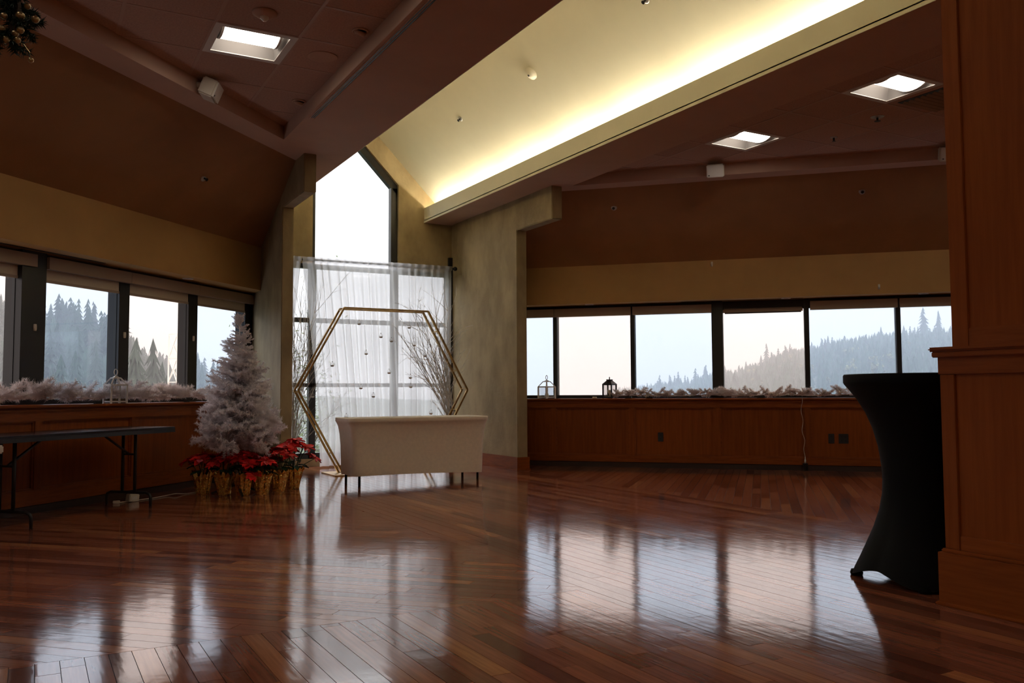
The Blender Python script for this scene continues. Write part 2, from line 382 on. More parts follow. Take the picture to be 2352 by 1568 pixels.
def window(Wf, s0, s1, m1, zt, tint, wide):
    """one window: frame bars, pane, and the mullion post at its far side (s1..m1)"""
    wn_[0] += 1; o = struct('window_%d' % wn_[0]); d0, d1 = -.40, -.34; z0 = ZS; f = .035
    fr = MB(); wbox(fr, Wf, s0 - f, s1 + f, d0, d1, z0, z0 + .045); wbox(fr, Wf, s0 - f, s1 + f, d0, d1, zt - .10, zt + .05)
    wbox(fr, Wf, s0 - f, s0, d0, d1, z0, zt); wbox(fr, Wf, s1, s1 + f, d0, d1, z0, zt); fr.obj('frame', 'black_frame', o)
    wbox(MB(), Wf, s0 - .005, s1 + .005, -.374, -.368, z0 + .04, zt - .09).obj('pane', tint, o)
    wbox(MB(), Wf, s1 + .005, m1 - .005, -.45, -.27 if wide else -.31, z0, zt + .02).obj('mullion', 'black_frame', o)
    return o
LS = [(1.40, 2.42, 2.56, 0), (2.56, 3.55, 3.83, 1), (3.83, 4.82, 4.99, 0), (4.99, 6.053, 6.333, 1), (6.333, 7.301, 7.457, 0), (7.457, 8.405, 8.579, 0), (8.579, 9.53, 9.76, 0)]
LT = ['glass_warm', 'glass_cool', 'glass_cool', 'glass_warm', 'glass_cool', 'glass_warm', 'glass_cool']
for i, (a, b_, c_, wd) in enumerate(LS): window(LP, a, b_, c_, zbl - .02, LT[i], wd)
RS = [(-4.02, -2.80, -2.733, 0), (-2.733, -1.709, -1.643, 0), (-1.643, -.617, -.464, 1), (-.464, .561, .626, 0), (.626, 1.661, 1.727, 0), (1.727, 2.76, 2.92, 1), (2.92, 3.93, 3.99, 0), (3.99, 5.0, 5.07, 0)]
RT = ['glass_cool', 'glass_warm', 'glass_cool', 'glass_warm', 'glass_cool', 'glass_cool', 'glass_warm', 'glass_cool']
for i, (a, b_, c_, wd) in enumerate(RS): window(RP, a, b_, c_, zbr - .02, RT[i], wd)
# end plates of the window bands outside the frame
struct('trim_1', wbox(MB(), LP, 0, 1.4, -.5, -.30, ZS, 2.27), 'wall_paint'); struct('trim_2', wbox(MB(), RP, 5.06, 5.6, -.5, -.30, ZS, 2.2), 'wall_paint')
def cut_children(o, x, sgn):   # trim pieces that run into the concrete wing
    for c in [o] + list(o.children):
        if c.type != 'MESH': continue
        xs = [v.co.x for v in c.data.vertices]
        if (max(xs) - x) * sgn <= 0 and (min(xs) - x) * sgn <= 0: continue
        bm = bmesh.new(); bm.from_mesh(c.data)
        r_ = bmesh.ops.bisect_plane(bm, geom=bm.verts[:] + bm.edges[:] + bm.faces[:], plane_co=(x, 0, 0), plane_no=(sgn, 0, 0), clear_outer=True)
        bmesh.ops.holes_fill(bm, edges=[g_ for g_ in r_['geom_cut'] if isinstance(g_, bmesh.types.BMEdge)])
        bm.to_mesh(c.data); bm.free()
for o_ in list(COL.objects):
    if o_.parent is None and (o_.name in ('wall_left', 'baseboard_left') or o_.name in ['window_%d' % i for i in range(1, 8)]): cut_children(o_, 2.53, 1)
    if o_.parent is None and (o_.name in ('wall_right', 'baseboard_right') or o_.name in ['window_%d' % i for i in range(8, 16)]): cut_children(o_, 5.59, -1)
# hall walls behind the camera
struct('wall_side_left', MB().box(X0 - .2, X0, Y0, X0 - CL + .3, 0, 3.9), 'wall_paint'); struct('wall_side_right', MB().box(X1, X1 + .2, Y0, CR - X1 + .3, 0, 3.9), 'wall_paint')
struct('wall_back', MB().box(X0 - .2, X1 + .2, Y0 - .2, Y0, 0, 3.9), 'wall_paint')
# ------------------------------------------------------------------ concrete bay
YE = 11.80
def wing(name, x0, x1):
    pts = [(x0, 9.79, 0), (x0, YE, 0), (x0, YE, 3.54), (x0, 8.91, 3.54), (x0, 8.91, 3.112), (x0, 9.79, 3.112)]
    o = MB().ext(pts, (x1 - x0, 0, 0)).obj(name, 'concrete', bevel=.008); o['kind'] = 'structure'; return o
wing('wall_bay_left', 2.462, 2.594); wing('wall_bay_right', 5.515, 5.663)
def base(name, x0, x1):
    m = MB(); t = .018
    m.box(x0 - t, x1 + t, 9.79 - t, 9.79, 0, .165); m.box(x0 - t, x0, 9.79, YE - .02, 0, .165); m.box(x1, x1 + t, 9.79, YE - .02, 0, .165)
    o = m.obj(name, 'wood_h'); o['kind'] = 'structure'
    q = MB(); q.box(x0 - t - .009, x1 + t + .009, 9.79 - t - .009, 9.79 - t, 0, .014); q.box(x0 - t - .009, x0 - t, 9.79 - t, YE - .02, 0, .014); q.box(x1 + t, x1 + t + .009, 9.79 - t, YE - .02, 0, .014)
    q.obj('shoe_moulding', 'wood_h', o)
base('baseboard_bay_left', 2.462, 2.594); base('baseboard_bay_right', 5.515, 5.663)
# end wall with the gabled opening: concrete pieces round it
we = struct('wall_end'); WT = .22
def conc(poly): MB().ext([(x, YE, z) for x, z in poly], (0, WT, 0)).obj('concrete_panel', 'concrete', we)
xa, xb, xc = 3.39, 4.665, 4.03
conc([(2.46, 2.80), (xa, 2.80), (xa, 4.04), (2.46, 4.04)]); conc([(xb, 2.80), (5.67, 2.80), (5.67, 4.04), (xb, 4.04)])
conc([(2.46, 4.04), (xa, 4.04), (xc, 4.69), (xc, 5.4), (2.46, 5.4)]); conc([(xc, 4.69), (xb, 4.04), (5.67, 4.04), (5.67, 5.4), (xc, 5.4)])
conc([(2.46, 0), (5.67, 0), (5.67, .10), (2.46, .10)]); conc([(2.46, .10), (2.64, .10), (2.64, 2.80), (2.46, 2.80)])
conc([(5.515, .10), (5.67, .10), (5.67, 2.80), (5.515, 2.80)])
we2 = struct('window_16'); yb0, yb1 = YE + .05, YE + .15
fr = MB(); t = .07
def fbar(x0, x1, z0, z1): fr.box(x0, x1, yb0, yb1, z0, z1)
fbar(2.64, 5.515, .10, .10 + .08); fbar(2.64, 5.515, 2.74, 2.80); fbar(2.64, 2.70, .10, 2.8); fbar(5.455, 5.515, .10, 2.8)
fbar(xa - .02, xa + .075, .10, 2.80); fbar(xb - .075, xb + .02, .10, 2.80); fbar(2.7, 5.45, 1.985, 2.045); fbar(2.7, 5.45, 1.085, 1.14)
fbar(xa, xa + .05, 2.8, 4.0); fbar(xb - .10, xb, 2.8, 4.0)
for a_, b_ in (((xa, 4.04), (xc, 4.69)), ((xc, 4.69), (xb, 4.04))):
    sgn = 1 if a_[0] < xc - .01 else -1; dx, dz = .06 * sgn, -.06
    if sgn < 0: p4 = [(xc, yb0, 4.69), (xb, yb0, 4.04), (xb - .0, yb0, 3.90), (xc, yb0, 4.55)]
    else: p4 = [(xa, yb0, 4.04), (xc, yb0, 4.69), (xc, yb0, 4.55), (xa, yb0, 3.90)]
    fr.ext(p4, (0, .1, 0))
fr.obj('frame', 'black_frame', we2)
MB().box(2.68, 5.48, YE + .095, YE + .101, .16, 2.76).obj('pane', 'glass_clear', we2)
MB().ext([(xa + .03, YE + .095, 2.76), (xb - .05, YE + .095, 2.76), (xb - .05, YE + .095, 3.98), (xc, YE + .095, 4.62), (xa + .03, YE + .095, 3.98)], (0, .006, 0)).obj('pane', 'glass_clear', we2)
# black track post in the right corner of the bay
tag(MB().box(5.452, 5.512, YE - .05, YE - .004, 0, 3.02).obj('corner_post', 'black_frame'), 'black metal post in the corner beside the sheer curtain', 'post')
# ------------------------------------------------------------------ ceiling, vault, coves
ZC, ZT = 3.52, 3.655
XB0, XF0, XF1, XB1 = 2.15, 2.935, 5.07, 5.75
YV = 2.64
ceil = struct('ceiling', MB().box(X0 - .3, XF0 - .45, Y0 - .2, 13, 3.86, 3.98), 'soffit_paint')
MB().box(XF1 + .45, X1 + .3, Y0 - .2, 13, 3.86, 3.98).obj('roof_deck', 'soffit_paint', ceil)
cl_in, cr_in = -6.38, 14.56
def sof(poly, z0=ZC, z1=3.86): MB().prism(poly, z0, z1).obj('soffit', 'soffit_paint', ceil)
sof([(XB0, 1.0), (XF0, 1.0), (XF0, YE + .2), (XB0, YE + .2)], ZC, 3.56)
sof([(XB0, 1.0), (XF0 - .44, 1.0), (XF0 - .44, YE + .2), (XB0, YE + .2)], 3.56, 3.86)
sof([(XB0, 1.0), (XB1, 1.0), (XB1, YV), (XB0, YV)], 3.86, 3.98)
MB().box(2.3, 5.72, YV - .15, YV, 3.56, 5.6).obj('gable_end', 'vault_paint', ceil)
sof([(XF1, 1.0), (XB1, 1.0), (XB1, YE + .2), (XF1, YE + .2)], ZC, 3.56)
sof([(XF1 + .44, 1.0), (XB1, 1.0), (XB1, YE + .2), (XF1 + .44, YE + .2)], 3.56, 3.86)
k = 2.6
sof([(X0, X0 - cl_in), (XB0, XB0 - cl_in), (XB0, XB0 - cl_in + k), (X0, X0 - cl_in + k)])
sof([(XB1, cr_in - XB1), (X1, cr_in - X1), (X1, cr_in - X1 + k), (XB1, cr_in - XB1 + k)])
sof([(X0, Y0), (X1, Y0), (X1, 1.0), (X0, 1.0)], 3.80, 3.86)
sof([(XF0, 1.0), (XF1, 1.0), (XF1, YV), (XF0, YV)], ZC, 3.86)
MB().box(XF0, XF1, Y0, 1.0, 3.86, 3.98).obj('roof_deck', 'soffit_paint', ceil)
# vault planes
VA = (4.0, 5.07)
def vault(nm, xs):
    x_low, z_low = xs; dx = 1 if x_low > 4 else -1
    pts = [(VA[0], YV, VA[1]), (x_low, YV, z_low), (x_low + .12 * dx, YV, z_low + .12), (VA[0], YV, VA[1] + .24)]
    return MB().ext(pts, (0, YE + .2 - YV, 0)).obj(nm, 'vault_paint', ceil)
vault('vault_slope', (5.51, 3.56)); vault('vault_slope', (2.49, 3.56))
for x, sg in ((XF1, 1), (XF0, -1)):
    m = MB(); m.box(min(x, x + .02 * sg), max(x, x + .02 * sg), YV, YE, ZC + .001, 3.742); f_ = m.obj('cove_fascia', 'vault_paint', ceil)
    m = MB(); m.box(min(x, x - .006 * sg), max(x, x - .006 * sg), YV, YE, ZC - .002, ZC + .026); m.obj('cove_lip', 'vault_paint', ceil)
for sg, x in ((1, 5.27), (-1, 2.735)):
    for k in range(8):
        y = 2.75 + k * 1.125
        t_ = thing('cove_tube_lamp', 'fluorescent tube hidden in the lit ceiling cove' if sg > 0 else 'fluorescent tube hidden in the opposite ceiling cove', 'lamp', (x, y, 3.575 if sg > 0 else 3.575), 0, 'tubes in the %s cove' % ('visible' if sg > 0 else 'opposite'))
        MB().box(-.03, .03, 0, 1.10, -.015, .012).obj('batten', 'white_paint', t_)
        MB().tube([(0, .03, .03), (0, 1.07, .03)], .013, 10).obj('tube', 'tube_lamp', t_, smooth=True)
# acoustic tiles on the two coffered ceilings
def tiles(gx, gy, bounds, hp, lights):
    i0 = int(math.floor((bounds[0] - gx) / .6)); i1 = int(math.ceil((bounds[1] - gx) / .6)); j0 = int(math.floor((bounds[2] - gy) / .6)); j1 = int(math.ceil((bounds[3] - gy) / .6))
    full = MB().box(-.294, .294, -.294, .294, 0, .02).mesh('tile')
    for i in range(i0, i1):
        for j in range(j0, j1):
            x0, y0 = gx + i * .6, gy + j * .6; c = (x0 + .3, y0 + .3)
            if any(abs(c[0] - a) < .1 and abs(c[1] - b_) < .1 for a, b_ in lights): continue
            pl = [(x0 + .006, y0 + .006), (x0 + .594, y0 + .006), (x0 + .594, y0 + .594), (x0 + .006, y0 + .594)]; q = pl
            for h in hp: q = clip(q, *h) if len(q) >= 3 else q
            if len(q) < 3 or parea(q) < .004: continue
            if abs(parea(q) - .588 ** 2) < 1e-6: link('tile', full, 'tile', ceil, (c[0], c[1], ZT))
            else: MB().prism(q, ZT, ZT + .02).obj('tile', 'tile', ceil)
    for i in range(i0, i1 + 1):
        x = gx + i * .6; q = [(x - .012, bounds[2]), (x + .012, bounds[2]), (x + .012, bounds[3]), (x - .012, bounds[3])]
        for h in hp: q = clip(q, *h) if len(q) >= 3 else q
        if len(q) >= 3: MB().prism(q, ZT - .003, ZT + .005).obj('grid_bar', 'grid', ceil)
    for j in range(j0, j1 + 1):
        y = gy + j * .6; q = [(bounds[0], y - .012), (bounds[1], y - .012), (bounds[1], y + .012), (bounds[0], y + .012)]
        for h in hp: q = clip(q, *h) if len(q) >= 3 else q
        if len(q) >= 3: MB().prism(q, ZT - .0025, ZT + .0055).obj('grid_bar', 'grid', ceil)
LLI = [(1.40, 6.61), (1.40, 4.81), (1.40, 3.01), (-1.0, 4.81), (-1.0, 3.01)]
RLI = [(6.57, 6.72), (6.57, 4.92), (6.57, 3.12), (8.97, 4.92), (8.97, 3.12)]
tiles(1.70, 6.91, (X0, XB0, 1.0, 8.6), [(1, 0, XB0), (-1, 0, -X0), (0, -1, -1.0), (-1, 1, -cl_in)], LLI)
tiles(6.87, 5.22, (XB1, X1, 1.0, 8.9), [(-1, 0, -XB1), (1, 0, X1), (0, -1, -1.0), (1, 1, cr_in)], RLI)
# ------------------------------------------------------------------ timber pillar in front
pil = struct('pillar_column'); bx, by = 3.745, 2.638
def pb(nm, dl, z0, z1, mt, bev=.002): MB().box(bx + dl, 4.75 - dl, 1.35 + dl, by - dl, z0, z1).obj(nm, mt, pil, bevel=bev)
pb('shoe_moulding', -.013, 0, .016, 'pillar_lit_wood_h', .005); pb('base', 0, .012, .245, 'pillar_lit_wood_h'); pb('base_moulding', .010, .245, .262, 'pillar_lit_wood_h', .006)
pb('lower_core', .034, .25, 1.08, 'pillar_lit_wood_v'); pb('frieze', .019, 1.075, 1.16, 'pillar_lit_wood_h'); pb('cap_moulding', .0, 1.155, 1.182, 'pillar_lit_wood_h', .004); pb('cap', -.012, 1.182, 1.203, 'pillar_lit_wood_h', .008)
pb('upper_core', .075, 1.2, 3.53, 'pillar_lit_wood_v')
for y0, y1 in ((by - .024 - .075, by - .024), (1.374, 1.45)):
    MB().box(bx + .024, 4.726, y0, y1, .262, 1.075).obj('stile', 'pillar_lit_wood_v', pil, bevel=.003)
MB().box(bx + .024, bx + .04, 1.45, by - .1, .262, .33).obj('rail', 'pillar_lit_wood_h', pil, bevel=.003)
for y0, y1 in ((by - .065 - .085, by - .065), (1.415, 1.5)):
    MB().box(bx + .065, 4.685, y0, y1, 1.203, 3.52).obj('stile', 'pillar_lit_wood_v', pil, bevel=.003)
MB().box(bx + .065, bx + .08, 1.5, by - .15, 1.203, 1.29).obj('rail', 'pillar_lit_wood_h', pil, bevel=.003)
# ------------------------------------------------------------------ ceiling fittings
def troffer(x, y, label):
    t = thing('ceiling_light', label, 'light', (x, y, ZT), 0, 'square basket ceiling lights')
    m = MB(); o = .297; i = .245
    m.box(-o, o, -o, -i, -.006, .0); m.box(-o, o, i, o, -.006, 0); m.box(-o, -i, -i, i, -.006, 0); m.box(i, o, -i, i, -.006, 0); m.obj('frame', 'white_paint', t)
    m = MB(); h = .11
    m.add([(-i, -i, 0), (i, -i, 0), (i, i, 0), (-i, i, 0), (-i + .03, -i + .05, h), (i - .03, -i + .05, h), (i - .03, i - .05, h), (-i + .03, i - .05, h)], [(0, 1, 5, 4), (1, 2, 6, 5), (2, 3, 7, 6), (3, 0, 4, 7), (4, 5, 6, 7)])
    m.obj('reflector', 'reflector', t)
    m = MB(); n = 10; pr = [(-.06 + .145 * cos(pi + pi * k / n), .07 + .075 * sin(pi + pi * k / n)) for k in range(n + 1)]
    m.ext([(-.215, a, b_) for a, b_ in pr], (.40, 0, 0)); m.obj('lens', 'lens_lamp', t)
    MB().ext([(.186, a * 1.04, b_ - .003) for a, b_ in pr], (.018, 0, 0)).obj('end_cap', 'white_paint', t); MB().ext([(-.234, a * 1.04, b_ - .003) for a, b_ in pr], (.018, 0, 0)).obj('end_cap', 'white_paint', t)
    return t
for i, p in enumerate(LLI): troffer(*p, 'square ceiling light with bright lens between smoke detector and beam' if i == 0 else 'square ceiling light further along the tiled ceiling')
for i, p in enumerate(RLI): troffer(*p, ['square ceiling light above the lanterns, farther from the pillar', 'square ceiling light nearer the timber pillar beside the dark vent'][i] if i < 2 else 'square ceiling light further along the tiled ceiling')
for y_ in (-.8, -3.2):  # unseen lights added behind the camera to raise the room's ambient light
    for x_ in (-2.6, -.6, 1.4, 3.4, 5.4, 7.4, 9.4): troffer(x_, y_, 'added square ceiling light behind the viewer, brightening the hall')
t = thing('smoke_detector', 'round smoke detector with a clear tip on tiled ceiling', 'detector', (1.37, 6.0, ZT))
MB().lathe([(.085, 0), (.085, -.012), (.06, -.03), (.035, -.034)], 24).obj('body', 'soffit_paint', t, smooth=True); MB().lathe([(.03, -.03), (.03, -.045), (.015, -.062), (.001, -.066)], 14).obj('tip', 'white_plastic', t, smooth=True)
t = thing('ceiling_speaker', 'round flat speaker grille in the tiled ceiling', 'speaker', (1.96, 6.59, ZT))
MB().lathe([(.115, 0), (.115, -.006), (.10, -.008)], 28).obj('rim', 'soffit_paint', t); MB().lathe([(.099, -.004), (.099, -.007), (.001, -.007)], 28).obj('grille', 'alu', t)
def wallspeaker(pos, az, label, tilt):
    t = thing('wall_speaker', label, 'speaker', pos, az, 'white loudspeakers under the ceiling')
    b_ = MB().box(-.10, .10, .055, .185, -.075, .075).obj('cabinet', 'white_plastic', t, bevel=.012); b_.rotation_euler = (tilt, 0, 0)
    g_ = MB().box(-.092, .092, .184, .191, -.067, .067).obj('grille', 'valance' if False else 'white_paint', t, bevel=.003); g_.rotation_euler = (tilt, 0, 0)
    q_ = MB().box(.062, .076, .19, .194, -.052, -.04).obj('badge', 'black_plastic', t); q_.rotation_euler = (tilt, 0, 0)
    MB().tube([(0, 0, 0), (0, .03, 0), (0, .07, -.005)], .022, 10).obj('bracket', 'white_plastic', t, smooth=True)
    return t
def soff_face(side, x): return
wallspeaker((1.17, 1.17 + 6.38, 3.60), radians(-135 + 22), 'white box speaker under the tiled ceiling near the smoke detector', radians(-22))
wallspeaker((6.96, 14.56 - 6.96, 3.585), radians(135), 'white box speaker on ceiling ledge above the black lantern', radians(-18))
wallspeaker((8.70, 14.56 - 8.70, 3.585), radians(135), 'white box speaker half hidden behind the timber pillar', radians(-18))
def eyeball(x, y, label):
    t = thing('eyeball_spotlight', label, 'spotlight', (x, y, ZT if x < 2.15 else ZC), 0, 'eyeball spotlights along the beam')
    MB().lathe([(.062, 0), (.062, -.008), (.05, -.012), (.046, 0)], 22).obj('ring', 'soffit_paint', t, smooth=True)
    b_ = MB().lathe([(.045, 0), (.043, -.02), (.034, -.034), (.03, -.02)], 20).obj('lamp_cup', 'soffit_paint', t, smooth=True); b_.rotation_euler = (.5, .2, 0)
eyeball(2.06, 5.98, 'eyeball spotlight by the beam slot, nearer the round speaker'); eyeball(2.08, 7.72, 'eyeball spotlight near the concrete corbel end of the beam')
t = thing('slot_diffuser', 'long dark slot air diffuser along the beam underside', 'air diffuser', (2.205, 4.6, ZC))
MB().box(-.028, -.018, 0, 3.14, -.004, 0).obj('edge_strip', 'soffit_paint', t); MB().box(.022, .032, 0, 3.14, -.004, 0).obj('edge_strip', 'soffit_paint', t); MB().box(-.018, -.004, .02, 3.12, -.002, 0).obj('slot', 'black_frame', t); MB().box(.006, .018, .02, 3.12, -.002, 0).obj('slot', 'black_frame', t)
t = thing('ceiling_vent', 'dark louvred air vent in the tiled ceiling behind the pillar', 'vent', (7.22, 4.90, ZT))
MB().box(-.27, .27, -.25, .25, -.004, 0).obj('backing', 'black_frame', t)
for k in range(8): MB().add([(-.25, -.23 + k * .06, -.003), (.25, -.23 + k * .06, -.003), (.25, -.205 + k * .06, -.018), (-.25, -.205 + k * .06, -.018), (-.25, -.23 + k * .06, -.006), (.25, -.23 + k * .06, -.006), (.25, -.205 + k * .06, -.021), (-.25, -.205 + k * .06, -.021)], [(0, 1, 2, 3), (7, 6, 5, 4), (0, 4, 5, 1), (3, 2, 6, 7)]).obj('louver', 'valance', t)
def sprinkler(pos, ax, label, big=1.):
    t = thing('fire_sprinkler', label, 'sprinkler', pos, 0, 'fire sprinkler heads'); q = Vector((0, 0, -1)).rotation_difference(Vector(ax)); t.rotation_mode = 'QUATERNION'; t.rotation_quaternion = q
    MB().lathe([(.038 * big, 0), (.036 * big, -.005), (.02 * big, -.009)], 20).obj('escutcheon', 'alu', t, smooth=True); MB().lathe([(.010, -.008), (.010, -.03), (.006, -.04)], 10).obj('head', 'dark_metal', t); MB().lathe([(.018 * big, -.042), (.018 * big, -.044)], 12).obj('deflector', 'dark_metal', t)
sl = Vector((1, -1, -1.5)).normalized()
def on_slope(W, s, z, zf, ct): f = (z - zf) / (3.525 - zf); return W(s, ct * f + .002, z)
ctl, ctr = (-6.77 - CL) / R2, (CR - 14.9) / R2
pL = on_slope(LP, 7.43, 3.165, 2.80, ctl); nL = Vector((1, -1, 0)).normalized() * .54 + Vector((0, 0, -.84)); nR = Vector((-1, -1, 0)).normalized() * .6 + Vector((0, 0, -.8))
sprinkler(pL, (nL.x * 1.5, nL.y * 1.5, -.45), 'sprinkler head on the sloped panel above the tree')
sprinkler(on_slope(RP, -1.735, 3.325, 2.715, ctr), (-.6, -.6, -.4), 'sprinkler head on the sloped panel above the black lantern')
sprinkler(on_slope(RP, 1.19, 3.33, 2.715, ctr), (-.6, -.6, -.4), 'sprinkler head on the sloped panel next to the timber pillar')
sprinkler((4.64, 9.66, 4.428), (-1, 0, -1), 'small sprinkler on the lit vault nearest the tall window'); sprinkler((4.64, 5.91, 4.428), (-1, 0, -1), 'small sprinkler high on the lit vault, cut by the picture edge')
sprinkler((7.31, 6.19, ZT), (0, 0, -1), 'tiny sprinkler in the tiled ceiling between the two square lights'); sprinkler((7.14, 5.52, ZT), (0, 0, -1), 'larger ceiling rosette beside the dark vent', 1.7)
t = thing('vault_detector', 'cream round detector on the lit vault slope', 'detector', (4.64, 7.90, 4.43)); t.rotation_mode = 'QUATERNION'; t.rotation_quaternion = Vector((0, 0, 1)).rotation_difference(Vector((-1, 0, -1)).normalized())
MB().lathe([(.075, 0), (.075, .012), (.055, .018), (.055, .028), (.03, .034), (.022, .045), (.001, .046)], 26).obj('body', 'white_plastic', t, smooth=True)
MB().lathe([(.012, .045), (.012, .05), (.001, .05)], 10).obj('sensor', 'dark_metal', t)
# slots and recessed downlights in the window soffits
for i, (W_, s0, s1, zz, lb) in enumerate(((LP, 5.55, 6.95, zbl, 'dark slot air vent in soffit over the leftmost windows'), (RP, -1.0, .55, zbr, 'dark slot air vent in soffit over the foggy windows'))):
    t = thing('soffit_slot', lb, 'air diffuser', W_(s0, -.2, zz)); MB_ = MB(); wbox(MB_, W_, s0, s1, -.215, -.175, zz - .003, zz); MB_.obj('slot', 'black_frame', t, local=t.location)
    t.rotation_euler = (0, 0, 0)
for W_, s, zz, lb in ((LP, 8.16, zbl, 'recessed downlight in the soffit near the white tree'), (RP, -2.24, zbr, 'recessed downlight in the soffit over the black lantern'), (RP, 1.97, zbr, 'recessed downlight in the soffit by the timber pillar'), (RP, .34, zbr, 'recessed downlight in the soffit above the lowered blind')):
    t = thing('downlight', lb, 'light', W_(s, -.14, zz), 0, 'unlit downlights in the soffits'); MB().lathe([(.06, 0), (.06, -.006), (.045, -.006), (.042, 0)], 20).obj('ring', 'white_paint', t, smooth=True); MB().lathe([(.042, -.001), (.001, -.001)], 20).obj('bulb', 'alu', t)
# ------------------------------------------------------------------ blinds
def blind(W_, s0, s1, zt, drop, label, grp):
    z0 = zt - .03 if W_ is LP else zt - .04
    t = thing('roller_blind', label, 'blind', W_((s0 + s1) / 2, -.28, z0 - .12), 0, grp); o = t.location
    m = MB(); wbox(m, W_, s0, s1, -.33, -.245, z0 - .11, z0); m.obj('valance', 'valance', t, local=o)
    if drop:
        m = MB(); wbox(m, W_, s0 + .03, s1 - .03, -.322, -.319, z0 - .11 - drop, z0 - .1); m.obj('fabric', 'shade_fabric', t, local=o)
        m = MB(); wbox(m, W_, s0 + .03, s1 - .03, -.328, -.313, z0 - .135 - drop, z0 - .11 - drop); m.obj('hem_bar', 'valance', t, local=o)
BL = [('roller blind over the leftmost window, beside the wide black post', 4.95, 6.20), ('roller blind over the window with the white lantern', 6.335, 7.40), ('roller blind over the window with the pylon', 7.405, 8.52), ('roller blind over the window behind the white tree', 8.525, 9.70)]
for lb, a, b_ in BL: blind(LP, a, b_, zbl, .09, lb, 'roller blinds on the tree side')
BR = [('rolled blind over the narrow window by the concrete wall', -3.9, -2.77), ('rolled blind over the pink tinted window with black lantern', -2.76, -1.69), ('rolled blind over the blue window left of the wide post', -1.665, -.61), ('rolled blind over window with the distant ridge next to cocktail table', .64, 1.685), ('rolled blind over the window cut by the timber pillar', 1.71, 2.77)]
for lb, a, b_ in BR: blind(RP, a, b_, zbr, 0, lb, 'rolled blinds on the lantern side')
t = thing('lowered_blind', 'blind hung a little below the head, light showing above it', 'blind', RP(.05, -.3, 2.06)); o = t.location
m = MB(); wbox(m, RP, -.462, .55, -.345, -.30, 2.045, 2.085); m.obj('head_rail', 'valance', t, local=o); m = MB(); wbox(m, RP, -.45, .54, -.34, -.305, 2.09, 2.096); m.obj('slat', 'valance', t, local=o); m = MB(); wbox(m, RP, -.44, .53, -.33, -.32, 2.03, 2.045); m.obj('hem_bar', 'dark_metal', t, local=o)
for x in (-.2, .32):
    m = MB(); wbox(m, RP, x, x + .006, -.33, -.325, 2.08, 2.14); m.obj('hanger', 'dark_metal', t, local=o)
for i, (s, z) in enumerate(((6.21, 1.594), (7.385, 1.60), (8.50, 1.63))):
    t = thing('cord_cleat', ['small white cord clip on the widest black post', 'small white cord clip on the post beside the white lantern', 'small white cord clip on the post beside the pylon'][i], 'clip', LP(s, -.268 if i == 0 else -.308, z), 0, 'white cord clips')
    m = MB(); m.lathe([(.013, -.03), (.016, -.015), (.016, .015), (.013, .03)], 10); m.obj('body', 'white_plastic', t, smooth=True); MB().box(-.006, .006, -.022, .0, -.012, .012).obj('hook', 'white_plastic', t)
for i, (s, z) in enumerate(((-.58, 2.665), (1.441, 2.29))):
    t = thing('adhesive_hook', ['white adhesive hook at the wall fold above the wide post', 'white adhesive hook low on the tan wall near the pillar'][i], 'hook', RP(s, .0, z), radians(135), 'white adhesive hooks')
    MB().box(-.014, .014, 0, .006, -.035, .03).obj('plate', 'white_plastic', t, bevel=.003); MB().tube([(0, .006, -.01), (0, .02, -.026), (0, .026, -.01)], .005, 8).obj('hook', 'white_plastic', t)
def outlet(s, w_, label):
    t = thing('wall_outlet', label, 'outlet', RP(s, -.028, .403), radians(135), 'dark outlet plates on the panelling'); MB().box(-w_ / 2, w_ / 2, 0, .006, -.06, .06).obj('plate', 'outlet', t, bevel=.002)
    for k in range(max(1, round(w_ / .07))):
        cx = (k - (max(1, round(w_ / .07)) - 1) / 2) * .046
        for z in (-.025, .025): MB().box(cx - .014, cx + .014, .006, .009, z - .014, z + .014).obj('socket', 'black_plastic', t)
outlet(-1.281, .07, 'dark outlet plate on the panel under the lanterns'); outlet(.839, .07, 'narrow dark outlet plate near the cocktail table'); outlet(.982, .115, 'wide dark outlet plate nearest the cocktail table')
# ------------------------------------------------------------------ white covered table
def stretch_cover(hx, hy, rc, levels, n=120, hem=None):
    V, F = [], []
    base_ = []
    per = []
    for k in range(n):
        t_ = 2 * pi * (k + .5) / n; cx, sx = cos(t_), sin(t_); e_ = 12
        r_ = (abs(cx / hx) ** e_ + abs(sx / hy) ** e_) ** (-1 / e_); base_.append((r_ * cx, r_ * sx))
    # even out: sample perimeter by arc length
    pts = base_ + [base_[0]]; Ls = [0]
    for a, b_ in zip(pts[:-1], pts[1:]): Ls.append(Ls[-1] + sqrt((a[0] - b_[0]) ** 2 + (a[1] - b_[1]) ** 2))
    out = []; j = 0
    for k in range(n):
        d_ = Ls[-1] * k / n
        while Ls[j + 1] < d_: j += 1
        f = (d_ - Ls[j]) / (Ls[j + 1] - Ls[j]); out.append((pts[j][0] + (pts[j + 1][0] - pts[j][0]) * f, pts[j][1] + (pts[j + 1][1] - pts[j][1]) * f))
    for li, (z, ins, bow) in enumerate(levels):
        for x, y in out:
            ux, uy = x / hx, y / hy
            corner = min(1, max(0, (abs(ux) * abs(uy) - .55) / .45))
            sx_, sy_ = 1 - (ins + bow * (1 - uy * uy if abs(ux) > .97 else 0)) / hx, 1 - (ins + bow * (1 - ux * ux if abs(uy) > .97 else 0)) / hy
            zz = z + (hem(ux, uy) if hem and li == len(levels) - 1 else 0)
            V.append((x * sx_, y * sy_, zz))
    m_ = len(levels)
    F = [(i * n + k, i * n + (k + 1) % n, (i + 1) * n + (k + 1) % n, (i + 1) * n + k) for i in range(m_ - 1) for k in range(n)]
    F.append(tuple(range(n)))
    return V, F
t = thing('covered_table', 'rectangular table in a cream stretch cover before the gold arch', 'table', (3.82, 9.20, 0))
